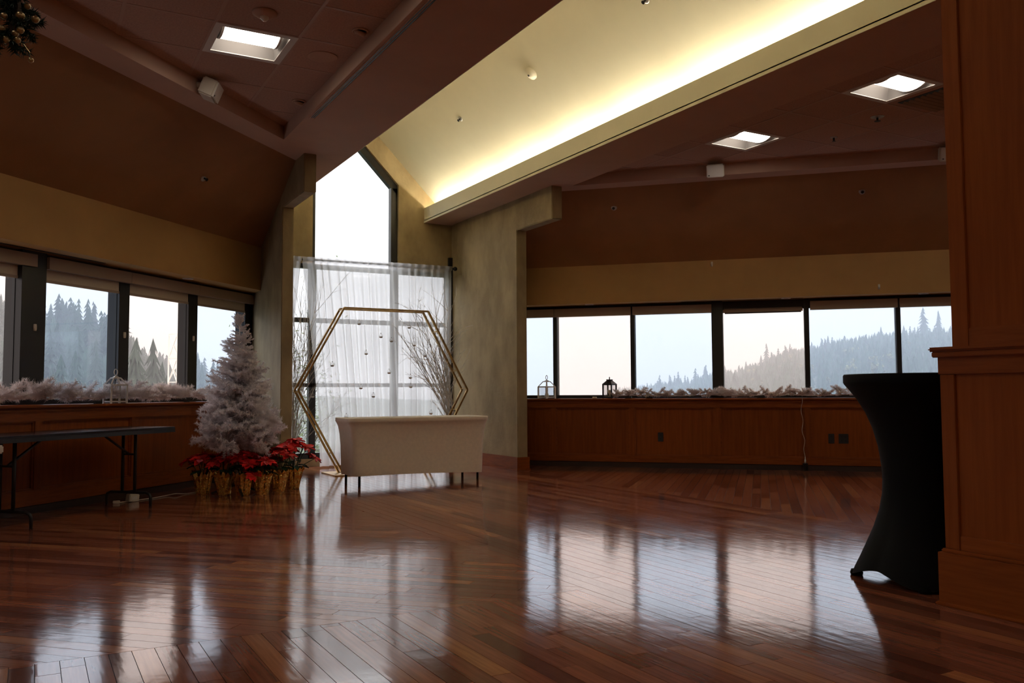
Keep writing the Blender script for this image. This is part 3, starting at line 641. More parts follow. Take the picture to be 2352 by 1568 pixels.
lv = [(.73, .006, 0), (.728, .002, 0), (.722, 0, 0), (.695, 0, 0), (.685, .004, 0), (.67, .012, .004), (.63, .024, .01), (.55, .034, .018), (.42, .042, .024), (.28, .046, .024), (.16, .05, .02), (.115, .052, .018), (.10, .055, .016)]
V, F = stretch_cover(.842, .30, .02, lv, hem=lambda u, v_: -.012 * u + .012 * (1 - u * u) - .004)
MB().add(V, F).obj('stretch_cover', 'spandex_white', t, smooth=True)
for x, y in ((-.70, -.19), (-.73, .17), (.72, -.19), (.70, .17)):
    MB().tube([(x, y, .0), (x, y, .70)], .014, 10).obj('leg', 'dark_metal', t, smooth=True)
# ------------------------------------------------------------------ cocktail table
t = thing('cocktail_table', 'tall round cocktail table in a black stretch cover', 'table', (4.16, 3.01, 0))
prof = [(1.088, .36), (1.088, .372), (1.08, .378), (1.045, .378), (1.035, .374), (1.0, .345), (.95, .308), (.88, .268), (.80, .236), (.70, .210), (.60, .196), (.52, .192), (.45, .196), (.36, .213), (.27, .243), (.18, .282), (.10, .318), (.045, .345), (.012, .358)]
n = 96; V = []; F = []; a0 = radians(125.7)
for i, (z, r_) in enumerate(prof):
    low = max(0, (.55 - z) / .55)
    for k in range(n):
        th = 2 * pi * k / n; q = abs(cos(2 * (th - a0)))  # 1 at the four feet
        rr = r_ * (1 - low * .14 * (1 - q)); zz = z + max(0, (.2 - z) / .2) * .058 * (1 - q * q)
        V.append((rr * cos(th), rr * sin(th), zz))
F = [(i * n + k, (i + 1) * n + k, (i + 1) * n + (k + 1) % n, i * n + (k + 1) % n) for i in range(len(prof) - 1) for k in range(n)]
F.append(tuple(range(n)))
MB().add(V, F).obj('stretch_cover', 'spandex_black', t, smooth=True)
for k in range(4):
    a = a0 + k * pi / 2; MB().lathe([(.03, 0), (.034, .012), (.028, .03)], 14, (.335 * cos(a), .335 * sin(a), 0)).obj('foot', 'spandex_black', t, smooth=True)
MB().lathe([(.03, .02), (.03, 1.06)], 12).obj('post', 'dark_metal', t)
# ------------------------------------------------------------------ folding table by the left wall
t = thing('folding_table', 'dark topped folding table along the panelled wall', 'table', LP(5.95, .4, 0)); o = t.location
def dl(c): return (c - CL) / R2
d0, d1 = dl(-8.14), dl(-7.36); s0, s1 = 4.9, 6.88
m = MB(); wbox(m, LP, s0, s1, d0, d1, .682, .70); m.obj('top', 'table_black', t, local=o, bevel=.004)
m = MB(); wbox(m, LP, s0, s1, d0, d0 + .02, .65, .682); wbox(m, LP, s0, s1, d1 - .02, d1, .65, .682); wbox(m, LP, s0, s0 + .02, d0, d1, .65, .682); wbox(m, LP, s1 - .02, s1, d0, d1, .65, .682); m.obj('apron', 'black_plastic', t, local=o)
for s in (5.30, 6.62):
    pm = lambda d_, z, ds=0: LP(s + ds, d_, z)
    a, b_ = d0 + .03, d1 - .05; k = .05
    pts = [pm(a, .0), pm(a, .08), pm(a + .012, .105), pm(a + .05, .12), pm(b_ - .05, .12), pm(b_ - .012, .105), pm(b_, .08), pm(b_, .0)]
    MB().tube(pts, .013, 8).obj('foot_bar', 'dark_metal', t, smooth=True, local=o)
    for d_ in (a + .17, b_ - .17): MB().tube([pm(d_, .12), pm(d_, .66)], .014, 8).obj('leg', 'dark_metal', t, smooth=True, local=o)
    MB().bar(pm(a + .17, .46), pm(b_ - .17, .46), .016).obj('cross_bar', 'dark_metal', t, local=o)
    sg = -1 if s > 6 else 1
    MB().bar(pm((a + b_) / 2, .46), pm((a + b_) / 2, .655, sg * .34), .022, .012).obj('brace', 'dark_metal', t, local=o)
t = thing('white_folding_table', 'corner of a white table top at the picture edge', 'table', (-1.55, 5.2, 0)); o = t.location
pc = Vector((-.11, 5.42, 0)); e1 = Vector((1, 1, 0)).normalized(); e2 = Vector((1, -1, 0)).normalized()
def wq(a, b_, z): v = pc + e1 * a + e2 * b_; return (v.x, v.y, z)
def wb(m, a0_, a1_, b0_, b1_, z0, z1): return m.hexa([wq(a0_, b0_, z0), wq(a1_, b0_, z0), wq(a1_, b1_, z0), wq(a0_, b1_, z0), wq(a0_, b0_, z1), wq(a1_, b0_, z1), wq(a1_, b1_, z1), wq(a0_, b1_, z1)])
m = MB(); wb(m, -1.7, 0, -.7, 0, .685, .73); m.obj('top', 'white_plastic', t, local=o, bevel=.008)
for a_ in (-1.45, -.25):
    for b_ in (-.6, -.1): MB().tube([wq(a_, b_, 0), wq(a_, b_, .69)], .014, 8).obj('leg', 'dark_metal', t, local=o)
# ------------------------------------------------------------------ hexagon arch
AY, AX, AS, AZ = 10.5, 3.965, 1.135, 1.035
t = thing('hexagon_arch', 'gold double hexagon wedding arch behind the covered table', 'arch', (AX, AY, 0))
hv = [(AS * cos(radians(60 * k)), AZ + 1.025 * sin(radians(60 * k)) / sin(radians(60))) for k in range(6)]
for yy_ in (-.085, .085):
    for k in range(6):
        a, b_ = hv[k], hv[(k + 1) % 6]; MB().bar((a[0], yy_, a[1]), (b_[0], yy_, b_[1]), .022, .03, up=(0, 1, 0)).obj('frame_bar', 'gold_metal', t)
for k in range(6):
    a, b_ = hv[k], hv[(k + 1) % 6]
    for f in (.02, .25, .75):
        x, z = a[0] + (b_[0] - a[0]) * f, a[1] + (b_[1] - a[1]) * f; MB().bar((x, -.08, z), (x, .08, z), .014).obj('spacer', 'gold_metal', t)
for sx in (-1, 1): MB().box(sx * .62 - .11, sx * .62 + .11, -.28, .28, 0, .012).obj('base_plate', 'gold_metal', t)
# hanging glass globes
GLB = [(3.622, 1.885), (3.914, 1.728), (4.056, 1.677), (3.717, 1.509), (3.279, 1.355), (4.026, 1.270), (3.649, 1.075), (3.815, 0.968), (4.302, 1.860), (4.369, 1.631), (4.525, 1.494), (4.319, 1.208), (4.325, 1.090), (4.610, 0.741), (3.032, 0.972), (3.460, 0.713)]
nm = ['topmost hanging glass globe, under the left half of the top bar', 'hanging glass globe just left of the curtain centre, second from the top bar', 'hanging glass globe right of the curtain centre mullion', 'hanging glass globe between the curtain folds left of centre', 'hanging glass globe nearest the left slanted bar', 'hanging glass globe low in the middle of the arch', 'hanging glass globe left of centre, second lowest there', 'lowest hanging glass globe in the middle of the arch', 'topmost hanging glass globe near the white twigs', 'hanging glass globe beside the upper twigs', 'hanging glass globe against the twig bundle', 'upper globe of the close pair right of centre', 'lower globe of the close pair right of centre', 'hanging glass globe just above the table at the twig side', 'hanging glass globe beside the curtain edge at the left corner', 'hanging glass globe half hidden by the table edge']
gb = MB().ball((0, 0, 0), .030, 18).mesh('bulb', True); tc_ = MB().lathe([(.012, -.026), (.021, -.020), (.021, -.008), (.012, -.006)], 12).mesh('tealight'); cap = MB().lathe([(.006, .028), (.006, .036), (.002, .040)], 8).mesh('cap')
for i, (x, z) in enumerate(GLB):
    p = Vector((x, AY, z))
    g_ = thing('hanging_globe', nm[i], 'glass globe', p, 0, 'glass tealight globes on the arch')
    link('bulb', gb, 'glass_thin', g_); link('tealight', tc_, 'white_paint', g_); link('cap', cap, 'alu', g_)
    xr = abs(p.x - AX); zt = 2.05 if xr < AS / 2 else 2.06 - (xr - AS / 2) * 1.805
    MB().tube([(0, 0, .038), (0, 0, zt - p.z)], .0007, 4).obj('thread', 'alu', g_)
# ------------------------------------------------------------------ sheer curtain and rod
RY = 11.50
t = thing('curtain_rod', 'black curtain rod across the concrete bay', 'rod', (4.05, RY, 2.80))
MB().tube([(-1.44, 0, 0), (1.37, 0, 0.018)], .014, 10).obj('rod', 'black_plastic', t, smooth=True); MB().ball((1.385, 0, .018), .032, 14).obj('finial', 'black_plastic', t, smooth=True); MB().box(1.33, 1.35, 0, .30, .0, .03).obj('bracket', 'black_plastic', t)
def curtain(name, label, left, right, nfold, seed, z0=.015):
    r_ = random.Random(seed); t = thing(name, label, 'curtain', (4.05, RY, 0), 0, 'sheer curtain panels'); V, F = [], []; nu = nfold * 14; zs = [2.83, 2.815, 2.80, 2.775, 2.765, 2.70, 2.5, 2.2, 1.9, 1.6, 1.3, 1.0, .7, .45, .25, .1, z0]
    ph = [r_.uniform(0, 6.28) for _ in range(6)]; am = [r_.uniform(.5, 1.2) for _ in range(nfold + 2)]
    for zi, z in enumerate(zs):
        h = (2.83 - z) / 2.83
        for i in range(nu + 1):
            u = i / nu
            x0, x1 = left(h), right(h)
            w_ = u + .010 * sin(u * 17 + ph[0]) * h + .006 * sin(u * 41 + ph[1])
            x = x0 + (x1 - x0) * w_
            a = am[int(u * nfold)] * (.010 + .036 * min(1, h * 3)) if z < 2.77 else .016
            f_ = nfold if z < 2.77 else nfold
            y = a * sin(2 * pi * f_ * u + ph[2] + 1.3 * sin(5 * u + ph[3])) + .010 * h * sin(23 * u + ph[4]) + .0025 * sin(2 * pi * nfold * 2.7 * u + ph[1]) * (.4 + h)
            if z > 2.77: y = y * .6 - .034
            if z < .3: y += (.3 - z) * .16 * sin(9 * u + ph[5]); x += (.3 - z) * .05 * sin(31 * u)
            V.append((x - 4.05, y, z + .006 * (x - 2.6)))
    n_ = nu + 1
    F = [(i * n_ + k, i * n_ + k + 1, (i + 1) * n_ + k + 1, (i + 1) * n_ + k) for i in range(len(zs) - 1) for k in range(nu)]
    MB().add(V, F).obj('sheer_fabric', 'sheer', t, smooth=True)
curtain('sheer_curtain', 'wide white sheer curtain hung behind the gold arch', lambda h: 3.165 + .27 * min(1, h * 1.25) ** .9, lambda h: 5.36 - .05 * h, 19, 5)
curtain('sheer_curtain', 'narrow white sheer curtain strip against the concrete wing', lambda h: 2.62, lambda h: 3.155 - .10 * min(1, h * 3), 7, 9)
# ------------------------------------------------------------------ twigs
def branch_mesh(rg, base, dirv, ln, r0, depth, mb, spread=.5, sag=0, wob=.07):
    n = max(3, int(ln / .12)); p = Vector(base); d = Vector(dirv).normalized(); pts = [p.copy()]; rs = [r0]
    for i in range(n):
        d = (d + Vector((rg.gauss(0, wob), rg.gauss(0, wob * .6), rg.gauss(0, wob) + sag))).normalized(); p = p + d * ln / n; pts.append(p.copy()); rs.append(r0 * (1 - .8 * (i + 1) / n))
        if depth > 0 and i >= 1:
            for _ in range(rg.choice((1, 1, 2))):
                sd = (d + Vector((rg.gauss(0, spread), rg.gauss(0, spread * .6), rg.gauss(0, spread)))).normalized(); branch_mesh(rg, p, sd, ln * rg.uniform(.28, .5) * (1 - .4 * i / n), r0 * .5, depth - 1, mb, spread, sag)
    mb.tube(pts, rs, 4, cap=False)
t = thing('twig_bundle', 'tall bare twigs standing beside the concrete wing', 'branches', (2.93, 11.02, 0)); rg = random.Random(11)
for k in range(9):
    m = MB(); b0 = (rg.uniform(-.06, .06), rg.uniform(-.08, .08), 0.02); branch_mesh(rg, b0, (rg.uniform(.0, .15), rg.uniform(-.03, .03), 1), rg.uniform(1.4, 2.1), .006, 2, m, .24, 0, .04); m.v = [(max(v[0], 2.625 - 2.93), v[1], v[2]) for v in m.v]; m.obj('branch', 'twig', t)
t = thing('white_twig_bundle', 'white painted twigs tied along the arch side near concrete wall', 'branches', (5.0, 10.66, .62)); rg = random.Random(5)
for k in range(18):
    m = MB(); b0 = (rg.uniform(-.05, .06), rg.uniform(-.03, .06), rg.uniform(-.3, .15)); branch_mesh(rg, b0, (rg.uniform(-.62, -.12), rg.uniform(-.05, .05), 1), rg.uniform(.8, 1.5), .008, 2, m, .30, .0, .05); m.v = [(min(v[0], 5.48 - 5.0), v[1], v[2]) for v in m.v]; m.obj('branch', 'twig_light', t)
# ------------------------------------------------------------------ tinsel branch meshes (tree and garlands)
def needle_spray(rg, L_, nl, dens, side=4, width=.0022):
    """tinsel branch along +X with side twigs, needles as thin triangles"""
    m = MB(); segs = [((0, 0, 0), (L_, 0, L_ * .08))]
    for k in range(side):
        f = .25 + .6 * k / max(1, side); s_ = -1 if k % 2 else 1
        a = Vector((L_ * f, 0, L_ * .08 * f)); segs.append((a, a + Vector((L_ * .33, s_ * L_ * .26, rg.uniform(-.06, .10) * L_))))
    for a, b_ in segs:
        a = Vector(a); b_ = Vector(b_); d = (b_ - a); ln = d.length; d.normalize(); m.tube([a, b_], .003, 3, cap=False)
        u_ = d.cross(Vector((0, 0, 1))).normalized(); v_ = d.cross(u_)
        for q in range(int(ln * dens)):
            p = a + d * ln * rg.random(); th = rg.uniform(0, 2 * pi); nd = (u_ * cos(th) + v_ * sin(th)) * .85 + d * rg.uniform(.2, .9); nd.normalize()
            sd = nd.cross(Vector((rg.gauss(0, 1), rg.gauss(0, 1), rg.gauss(0, 1)))).normalized() * width; e_ = p + nd * nl * rg.uniform(.6, 1.15)
            k = len(m.v); m.v += [tuple(p - sd), tuple(p + sd), tuple(e_)]; m.f.append((k, k + 1, k + 2))
    return m.mesh('branch')
rg = random.Random(21)
SPR = [needle_spray(rg, .30, .034, 900, 6, .0026) for _ in range(5)]
t = thing('white_tree', 'white tinsel christmas tree between panelling and concrete wing', 'christmas tree', (1.83, 8.93, 0)); rg = random.Random(4)
MB().tube([(0, 0, .05), (0, 0, 1.74)], .018, 8, r1=.006).obj('trunk', 'white_paint', t)
for k in range(3):
    a = k * 2.094 + .5; MB().bar((0, 0, .10), (.26 * cos(a), .26 * sin(a), .012), .02).obj('stand_leg', 'dark_metal', t)
nb = 330
for i in range(nb):
    f = (i + .5) / nb; z = .44 + 1.28 * (1 - (1 - f) ** .62)
    R_ = .46 * ((1.80 - z) / 1.45) ** .82 * rg.uniform(.55, 1.08) + .02; th = i * 2.39996 + rg.uniform(-.3, .3)
    r0 = max(0, R_ - .30); sc_ = min(1.1, max(.32, (R_ - r0) / .30)) * rg.uniform(.85, 1.1)
    b_ = link('branch', rg.choice(SPR), 'tinsel', t, (r0 * cos(th), r0 * sin(th), z)); b_.rotation_euler = (rg.uniform(-.5, .5), rg.uniform(-.65, .22), th); b_.scale = (sc_, sc_, sc_)
for k in range(5):
    b_ = link('branch', rg.choice(SPR), 'tinsel', t, (0, 0, 1.66)); b_.rotation_euler = (0, -1.2 + rg.uniform(-.2, .2), k * 1.256); b_.scale = (.45, .45, .45)
rg = random.Random(31)
GL = [needle_spray(rg, .17, .045, 800, 4, .0024) for _ in range(4)]; GR = [needle_spray(rg, .13, .034, 800, 4, .003) for _ in range(4)]
def garland(W_, s0, s1, label, meshes, cnt, amp, mt, bump, d_):
    o = W_((s0 + s1) / 2, d_, ZS); t = thing('tinsel_garland', label, 'garland', o, 0, None); rg = random.Random(cnt); rot = radians(45) if W_ is LP else radians(-45)
    pts = [Vector(W_(s0 + (s1 - s0) * k / 30, d_ + .02 * sin(k * 1.7), ZS + .02 + bump(s0 + (s1 - s0) * k / 30) * .4)) - Vector(o) for k in range(31)]
    MB().tube(pts, .006, 5).obj('wire', mt, t)
    for k in range(cnt):
        f = (k + rg.random()) / cnt; s = s0 + (s1 - s0) * f; h = bump(s); p = Vector(W_(s, d_ + rg.uniform(-.05, .05), ZS + .025 + h * rg.uniform(.1, .8))) - Vector(o)
        b_ = link('tuft', rg.choice(meshes), mt, t, p); b_.rotation_euler = (rg.uniform(-.6, .6), rg.uniform(-.75, .0), rot + rg.choice((0, pi)) + rg.uniform(-.8, .8)); q = rg.uniform(.75, 1.1) * amp; b_.scale = (q, q, q)
garland(LP, 4.9, 8.55, 'fluffy white tinsel garland along the tree side sill', GL, 130, 1.08, 'tinsel', lambda s: .07 + .055 * (.5 + .5 * sin(s * 5.3 + .6)) - .05 * (abs(s - 6.22) < .1), -.12)
garland(RP, -1.9, 1.95, 'white frosted leaf garland along the lantern side sill', GR, 180, .95, 'tinsel_warm', lambda s: .025 + .035 * (.5 + .5 * sin(s * 7.1)), -.06)
# small dark clips holding the garland
for i, (W_, s, w_, lb) in enumerate(((LP, 6.72, .075, 'small black battery box on the sill beside the white lantern'), (LP, 8.02, .06, 'small black battery box on the sill near the white tree'), (RP, -1.70, .09, 'small black box under the garland beside the black lantern'), (RP, -1.42, .09, 'small black box under the garland left of the wide post'), (RP, .0, .10, 'small black box under the garland at the middle window'))):
    t = thing('battery_box', lb, 'box', W_(s, -.01 if W_ is LP else -.02, ZS), 0, 'garland battery boxes'); o = t.location
    m = MB(); wbox(m, W_, s - w_ / 2, s + w_ / 2, -.05, -.005, ZS, ZS + .026); m.obj('case', 'black_plastic', t, local=o, bevel=.004); m = MB(); wbox(m, W_, s - .012, s + .012, -.004, .0, ZS + .008, ZS + .018); m.obj('switch', 'black_frame', t, local=o)
# ------------------------------------------------------------------ lanterns
def lantern(pos, rz, w_, h, mt, label, ring, cnd, roof_solid, green=False):
    t = thing('lantern', label, 'lantern', pos, rz, 'candle lanterns on the sills'); a = w_ / 2; p = .008
    m = MB(); m.box(-a, a, -a, a, .012, .024); m.obj('base', mt, t)
    for x in (-1, 1):
        for y in (-1, 1):
            MB().box(x * a - p, x * a + p, y * a - p, y * a + p, 0, h).obj('post', mt, t)
    m = MB()
    for x in (-1, 1): m.box(x * a - p, x * a + p, -a, a, h - .012, h + .004); m.box(-a, a, x * a - p, x * a + p, h - .012, h + .004)
    m.obj('top_rail', mt, t)
    b_ = a * .42; hr = w_ * .42; m = MB()
    if roof_solid:
        m.add([(-a - .012, -a - .012, h), (a + .012, -a - .012, h), (a + .012, a + .012, h), (-a - .012, a + .012, h), (-b_, -b_, h + hr), (b_, -b_, h + hr), (b_, b_, h + hr), (-b_, b_, h + hr)], [(3, 2, 1, 0), (4, 5, 6, 7), (0, 1, 5, 4), (1, 2, 6, 5), (2, 3, 7, 6), (3, 0, 4, 7)])
        m.box(-b_ - .006, b_ + .006, -b_ - .006, b_ + .006, h + hr, h + hr + .012)
    else:
        for x in (-1, 1):
            for y in (-1, 1): m.bar((x * a, y * a, h), (x * b_, y * b_, h + hr), .011)
            m.bar((x * b_, -b_, h + hr), (x * b_, b_, h + hr), .011); m.bar((-b_, x * b_, h + hr), (b_, x * b_, h + hr), .011)
        m.add([(-b_, -b_, h + hr), (b_, -b_, h + hr), (b_, b_, h + hr), (-b_, b_, h + hr), (0, 0, h + hr + .028)], [(0, 1, 4), (1, 2, 4), (2, 3, 4), (3, 0, 4), (3, 2, 1, 0)])
    m.obj('roof', mt, t)
    zt = h + hr + (.012 if roof_solid else .026)
    MB().tube([(ring * .55 * sin(2 * pi * k / 14), 0, zt + ring * (1 - cos(2 * pi * k / 14))) for k in range(15)], .004, 6).obj('ring', mt, t)
    for sx, sy in ((1, 0), (-1, 0), (0, 1), (0, -1)):
        g_ = MB(); q = a - .004
        if sx: g_.box(sx * q - .001, sx * q + .001, -a + p, a - p, .024, h - .012)
        else: g_.box(-a + p, a - p, sy * q - .001, sy * q + .001, .024, h - .012)
        g_.obj('glass_pane', 'glass_thin', t)
    if cnd: MB().lathe([(.026, .024), (.026, .024 + cnd), (.018, .022 + cnd), (.002, .020 + cnd)], 18).obj('candle', 'candle', t, smooth=True)
    if green:
        m = MB(); r_ = random.Random(2)
        for k in range(22):
            th = r_.uniform(0, 6.28); q = Vector((.03 * cos(th), .03 * sin(th), .03)); e_ = q + Vector((.035 * cos(th), .035 * sin(th), r_.uniform(.0, .05))); s_ = Vector((-sin(th), cos(th), 0)) * .012; m.add([q, (q + e_) / 2 + s_, e_, (q + e_) / 2 - s_], [(0, 1, 2, 3)])
        m.obj('greenery', 'leaf', t)
lantern(LP(6.95, -.03, ZS), radians(20), .15, .18, 'lantern_white', 'white framed glass lantern standing in the fluffy garland', .03, 0, False)
lantern(RP(-2.845, -.12, ZS), radians(10), .165, .165, 'lantern_white', 'white framed lantern with small candle by the concrete wall', .03, .045, False)
lantern(RP(-1.968, -.12, ZS), radians(25), .13, .19, 'black_frame', 'black metal lantern with candle and greenery on the sill', .016, .09, True, True)
t = thing('tealight', 'small white candle on the sill beside the black lantern', 'candle', RP(-2.17, -.1, ZS)); MB().lathe([(.03, 0), (.031, .02), (.026, .022), (.002, .018)], 16).obj('wax', 'candle', t, smooth=True); MB().lathe([(.001, .018), (.001, .026)], 5).obj('wick', 'black_plastic', t)
# ------------------------------------------------------------------ poinsettias
def bract_mesh(L_, W_):
    m = MB(); pr = [(0, .12), (.25, .75), (.5, 1), (.75, .7), (1, .02)]; vs = []
    for f, w_ in pr: vs += [(L_ * f, -W_ * w_ / 2, .22 * L_ * f - .30 * L_ * f * f + .012), (L_ * f, 0, .22 * L_ * f - .30 * L_ * f * f), (L_ * f, W_ * w_ / 2, .22 * L_ * f - .30 * L_ * f * f + .012)]
    fs = []
    for i in range(4):
        for j in range(2): a = i * 3 + j; fs.append((a, a + 3, a + 4, a + 1))
    return m.add(vs, fs).mesh('bract', True)
BM = [bract_mesh(.10, .06), bract_mesh(.085, .052), bract_mesh(.112, .064)]; LM = bract_mesh(.11, .065)
CY = MB()
for k in range(6): CY.ball((.009 * cos(k), .009 * sin(k), .006), .005, 6)
CYM = CY.mesh('flower')
def foil_pot(rg, r0, r1, h):
    n = 40; V = []; F = []; prof = [(.0, r0 * .98), (.02, r0), (.5, (r0 + r1) / 2), (.8, r1), (.9, r1 * 1.02), (1.0, r1 * 1.18)]
    ph = [rg.uniform(0, 6.28) for _ in range(4)]
    for i, (f, r_) in enumerate(prof):
        for k in range(n):
            th = 2 * pi * k / n; pl_ = .06 * sin(9 * th + ph[0]) + .05 * sin(14 * th + ph[1] + 2 * f) + rg.uniform(-.035, .035)
            z = h * f + (rg.uniform(-.012, .05) if i == 5 else 0); rr = r_ * (1 + pl_ * (.4 + .8 * f)); V.append((rr * cos(th), rr * sin(th), max(0, z)))
    F = [(i * n + k, i * n + (k + 1) % n, (i + 1) * n + (k + 1) % n, (i + 1) * n + k) for i in range(5) for k in range(n)] + [tuple(range(n - 1, -1, -1))]
    return MB().add(V, F)
def poinsettia(x, y, label, hgt, rad, nf, seed, low=None):
    rg = random.Random(seed); t = thing('poinsettia', label, 'plant', (x, y, 0), 0, 'red poinsettias in gold foil'); ph = .20
    foil_pot(rg, .062, .088, ph).obj('foil_wrap', 'foil', t); MB().lathe([(.08, ph - .04), (.001, ph - .035)], 16).obj('soil', 'soil', t)
    heads = []
    for k in range(nf):
        th = k * 2.4 + seed; rr = rad * sqrt((k + .5) / nf); heads.append((rr * cos(th), rr * sin(th), hgt * rg.uniform(.88, 1.0) - .12 * (rr / rad) ** 2 * .6))
    if low: heads.append(low)
    for hx_, hy_, hz_ in heads:
        MB().tube([(hx_ * .15, hy_ * .15, ph - .04), (hx_ * .55, hy_ * .55, (ph + hz_) / 2), (hx_, hy_, hz_ - .005)], .004, 5).obj('stem', 'leaf', t)
        fl = link('flower', CYM, 'cyathia', t, (hx_, hy_, hz_)); tl_ = Vector((hx_, hy_, .12)).normalized(); fl.rotation_mode = 'QUATERNION'; fl.rotation_quaternion = Vector((0, 0, 1)).rotation_difference((Vector((0, 0, 1)) * .6 + tl_ * .8).normalized())
        for q in range(9):
            b_ = link('bract', BM[q % 3], 'bract', fl, (0, 0, .002 - .004 * (q // 5))); b_.rotation_euler = (rg.uniform(-.3, .3), rg.uniform(-.15, .25) - .22 * (q >= 5), q * 1.2566 + (.6 if q >= 5 else 0) + rg.uniform(-.2, .2))
    for k in range(9):
        th = k * .7 + rg.uniform(-.2, .2); b_ = link('leaf', LM, 'leaf', t, (.05 * cos(th), .05 * sin(th), ph + .01 + rg.uniform(0, .08))); b_.rotation_euler = (0, rg.uniform(-.1, .35), th)
    return t
PO = [(1.53, 9.10, 'leftmost red poinsettia in gold foil, against the panelling', .40, .15, 7, 1, None), (1.71, 8.98, 'second red poinsettia from the panelling, under the white tree', .40, .14, 7, 2, None),
      (1.87, 8.86, 'third red poinsettia from the panelling, one bloom hanging over its foil', .41, .14, 7, 3, (.06, -.13, .19)), (2.05, 8.83, 'fourth red poinsettia from the panelling, foil twisted and shiny', .37, .13, 6, 4, None),
      (2.26, 9.02, 'fifth red poinsettia, in front of the concrete wing', .43, .14, 7, 6, None), (2.45, 9.17, 'tallest red poinsettia, nearest the gold arch', .50, .18, 10, 5, (.20, -.06, .31))]
for q in PO: poinsettia(*q)
# ------------------------------------------------------------------ cords and floor odds
def cord(name, label, pts, r_, mt):
    o = Vector(pts[0]); t = thing(name, label, 'cord', o); out = []
    P_ = [Vector(p) - o for p in pts]
    for i in range(len(P_) - 1):
        a, b_ = P_[i], P_[i + 1]; p0 = P_[max(0, i - 1)]; p3 = P_[min(len(P_) - 1, i + 2)]
        for k in range(6):
            u = k / 6; out.append(.5 * ((2 * a) + (-p0 + b_) * u + (2 * p0 - 5 * a + 4 * b_ - p3) * u * u + (-p0 + 3 * a - 3 * b_ + p3) * u ** 3))
    out.append(P_[-1]); MB().tube(out, r_, 6).obj('cable', mt, t, smooth=True); return t
t = cord('extension_cord', 'white extension cord on the floor beneath the folding table', [(.72, 8.78, .006), (.80, 8.83, .006), (.95, 8.93, .006), (1.08, 9.02, .006), (1.20, 9.14, .008), (1.28, 9.14, .02), (1.38, 9.22, .006), (1.5, 9.3, .006)], .005, 'white_plastic')
MB().box(-.03, .03, -.018, .018, -.006, .02).obj('plug', 'white_plastic', t, bevel=.004)
t = thing('power_adapter', 'white boxy power adapter on the floor under the folding table', 'adapter', (.86, 8.86, 0), .6); b_ = MB().box(-.055, .055, -.03, .03, 0, .07).obj('body', 'white_plastic', t, bevel=.006); b_.rotation_euler = (0, .12, 0); MB().box(-.03, .03, -.032, -.029, .02, .05).obj('label_plate', 'white_paint', t)
c0 = [RP(.50, .045, .905), RP(.50, .05, .86), RP(.485, .02, .75), RP(.505, .018, .62), RP(.49, .018, .5), RP(.52, .02, .38), RP(.505, .018, .27), RP(.52, .02, .18)]
t = cord('light_cord', 'thin pale cord hanging from the garland down the panelling', c0, .0032, 'rope')
q = Vector(RP(.52, .022, .06)) - t.location; MB().lathe([(.010, 0), (.012, .03), (.005, .06), (.004, .085)], 10, q + Vector((0, 0, .035))).obj('plug', 'white_plastic', t, smooth=True); MB().box(q.x - .022, q.x + .022, q.y - .022, q.y + .022, -t.location.z, -t.location.z + .095).obj('socket_block', 'black_plastic', t)
t = cord('string_light_wire', 'tangled string light wire by the bay window foot', [(2.80, 11.35, .16), (2.84, 11.2, .19), (2.93, 11.12, .20), (3.02, 11.12, .12), (3.03, 11.15, .03), (2.9, 11.25, .01), (2.75, 11.2, .01)], .005, 'rope')
for k in range(5): MB().ball((.03 + .045 * k, -.10 - .03 * k, .02 + .012 * (k % 2)), .012, 8).obj('bulb', 'white_plastic', t, smooth=True)
# ------------------------------------------------------------------ hanging wreath, top corner of the picture
t = thing('hanging_wreath', 'dark green wreath with gold baubles at the top corner', 'wreath', (-.075, 3.28, 2.19)); rg = random.Random(8)
ring = [Vector((-.16 + .17 * cos(2 * pi * k / 24), 0, .17 * sin(2 * pi * k / 24) + .10)) for k in range(25)]
MB().tube(ring, .012, 6).obj('ring', 'bark', t)
NS = [needle_spray(rg, .10, .035, 500, 3, .004) for _ in range(3)]
for k in range(70):
    p = ring[rg.randrange(24)]; b_ = link('sprig', rg.choice(NS), 'pine_dark', t, p); b_.rotation_euler = (rg.uniform(0, 6), rg.uniform(-1, 1), rg.uniform(0, 6)); b_.scale = (.8, .8, .8)
BB = MB().ball((0, 0, 0), .011, 12).mesh('bauble', True)
for x, z, r_ in ((.005, -.005, 1), (.038, .095, 1), (.018, .058, 1.35), (-.028, .048, 1), (.062, .055, 1.15), (-.035, .005, 1), (.012, -.025, 1), (.02, .01, 1.1), (-.022, -.03, 1.15), (.052, -.085, .85), (-.06, .10, 1.1), (-.05, -.06, 1), (-.01, .115, 1), (-.12, -.07, 1), (-.18, -.06, 1.1), (-.25, -.03, 1), (-.31, .03, 1), (-.33, .10, 1.1), (-.31, .18, 1), (-.25, .24, 1.1), (-.17, .27, 1), (-.09, .25, 1)):
    b_ = link('bauble', BB, 'gold_ball', t, (x, -.05, z)); b_.scale = (r_, r_, r_)
MB().tube([(-.022, -.05, -.03), (.0, -.05, -.028), (.03, -.05, -.035), (.048, -.05, -.06), (.052, -.05, -.085)], .0012, 5).obj('wire', 'gold_ball', t)
MB().tube([(-.16, 0, .27), (-.16, 0, ZT - 2.30 - .001)], .003, 6).obj('hanger', 'bark', t)
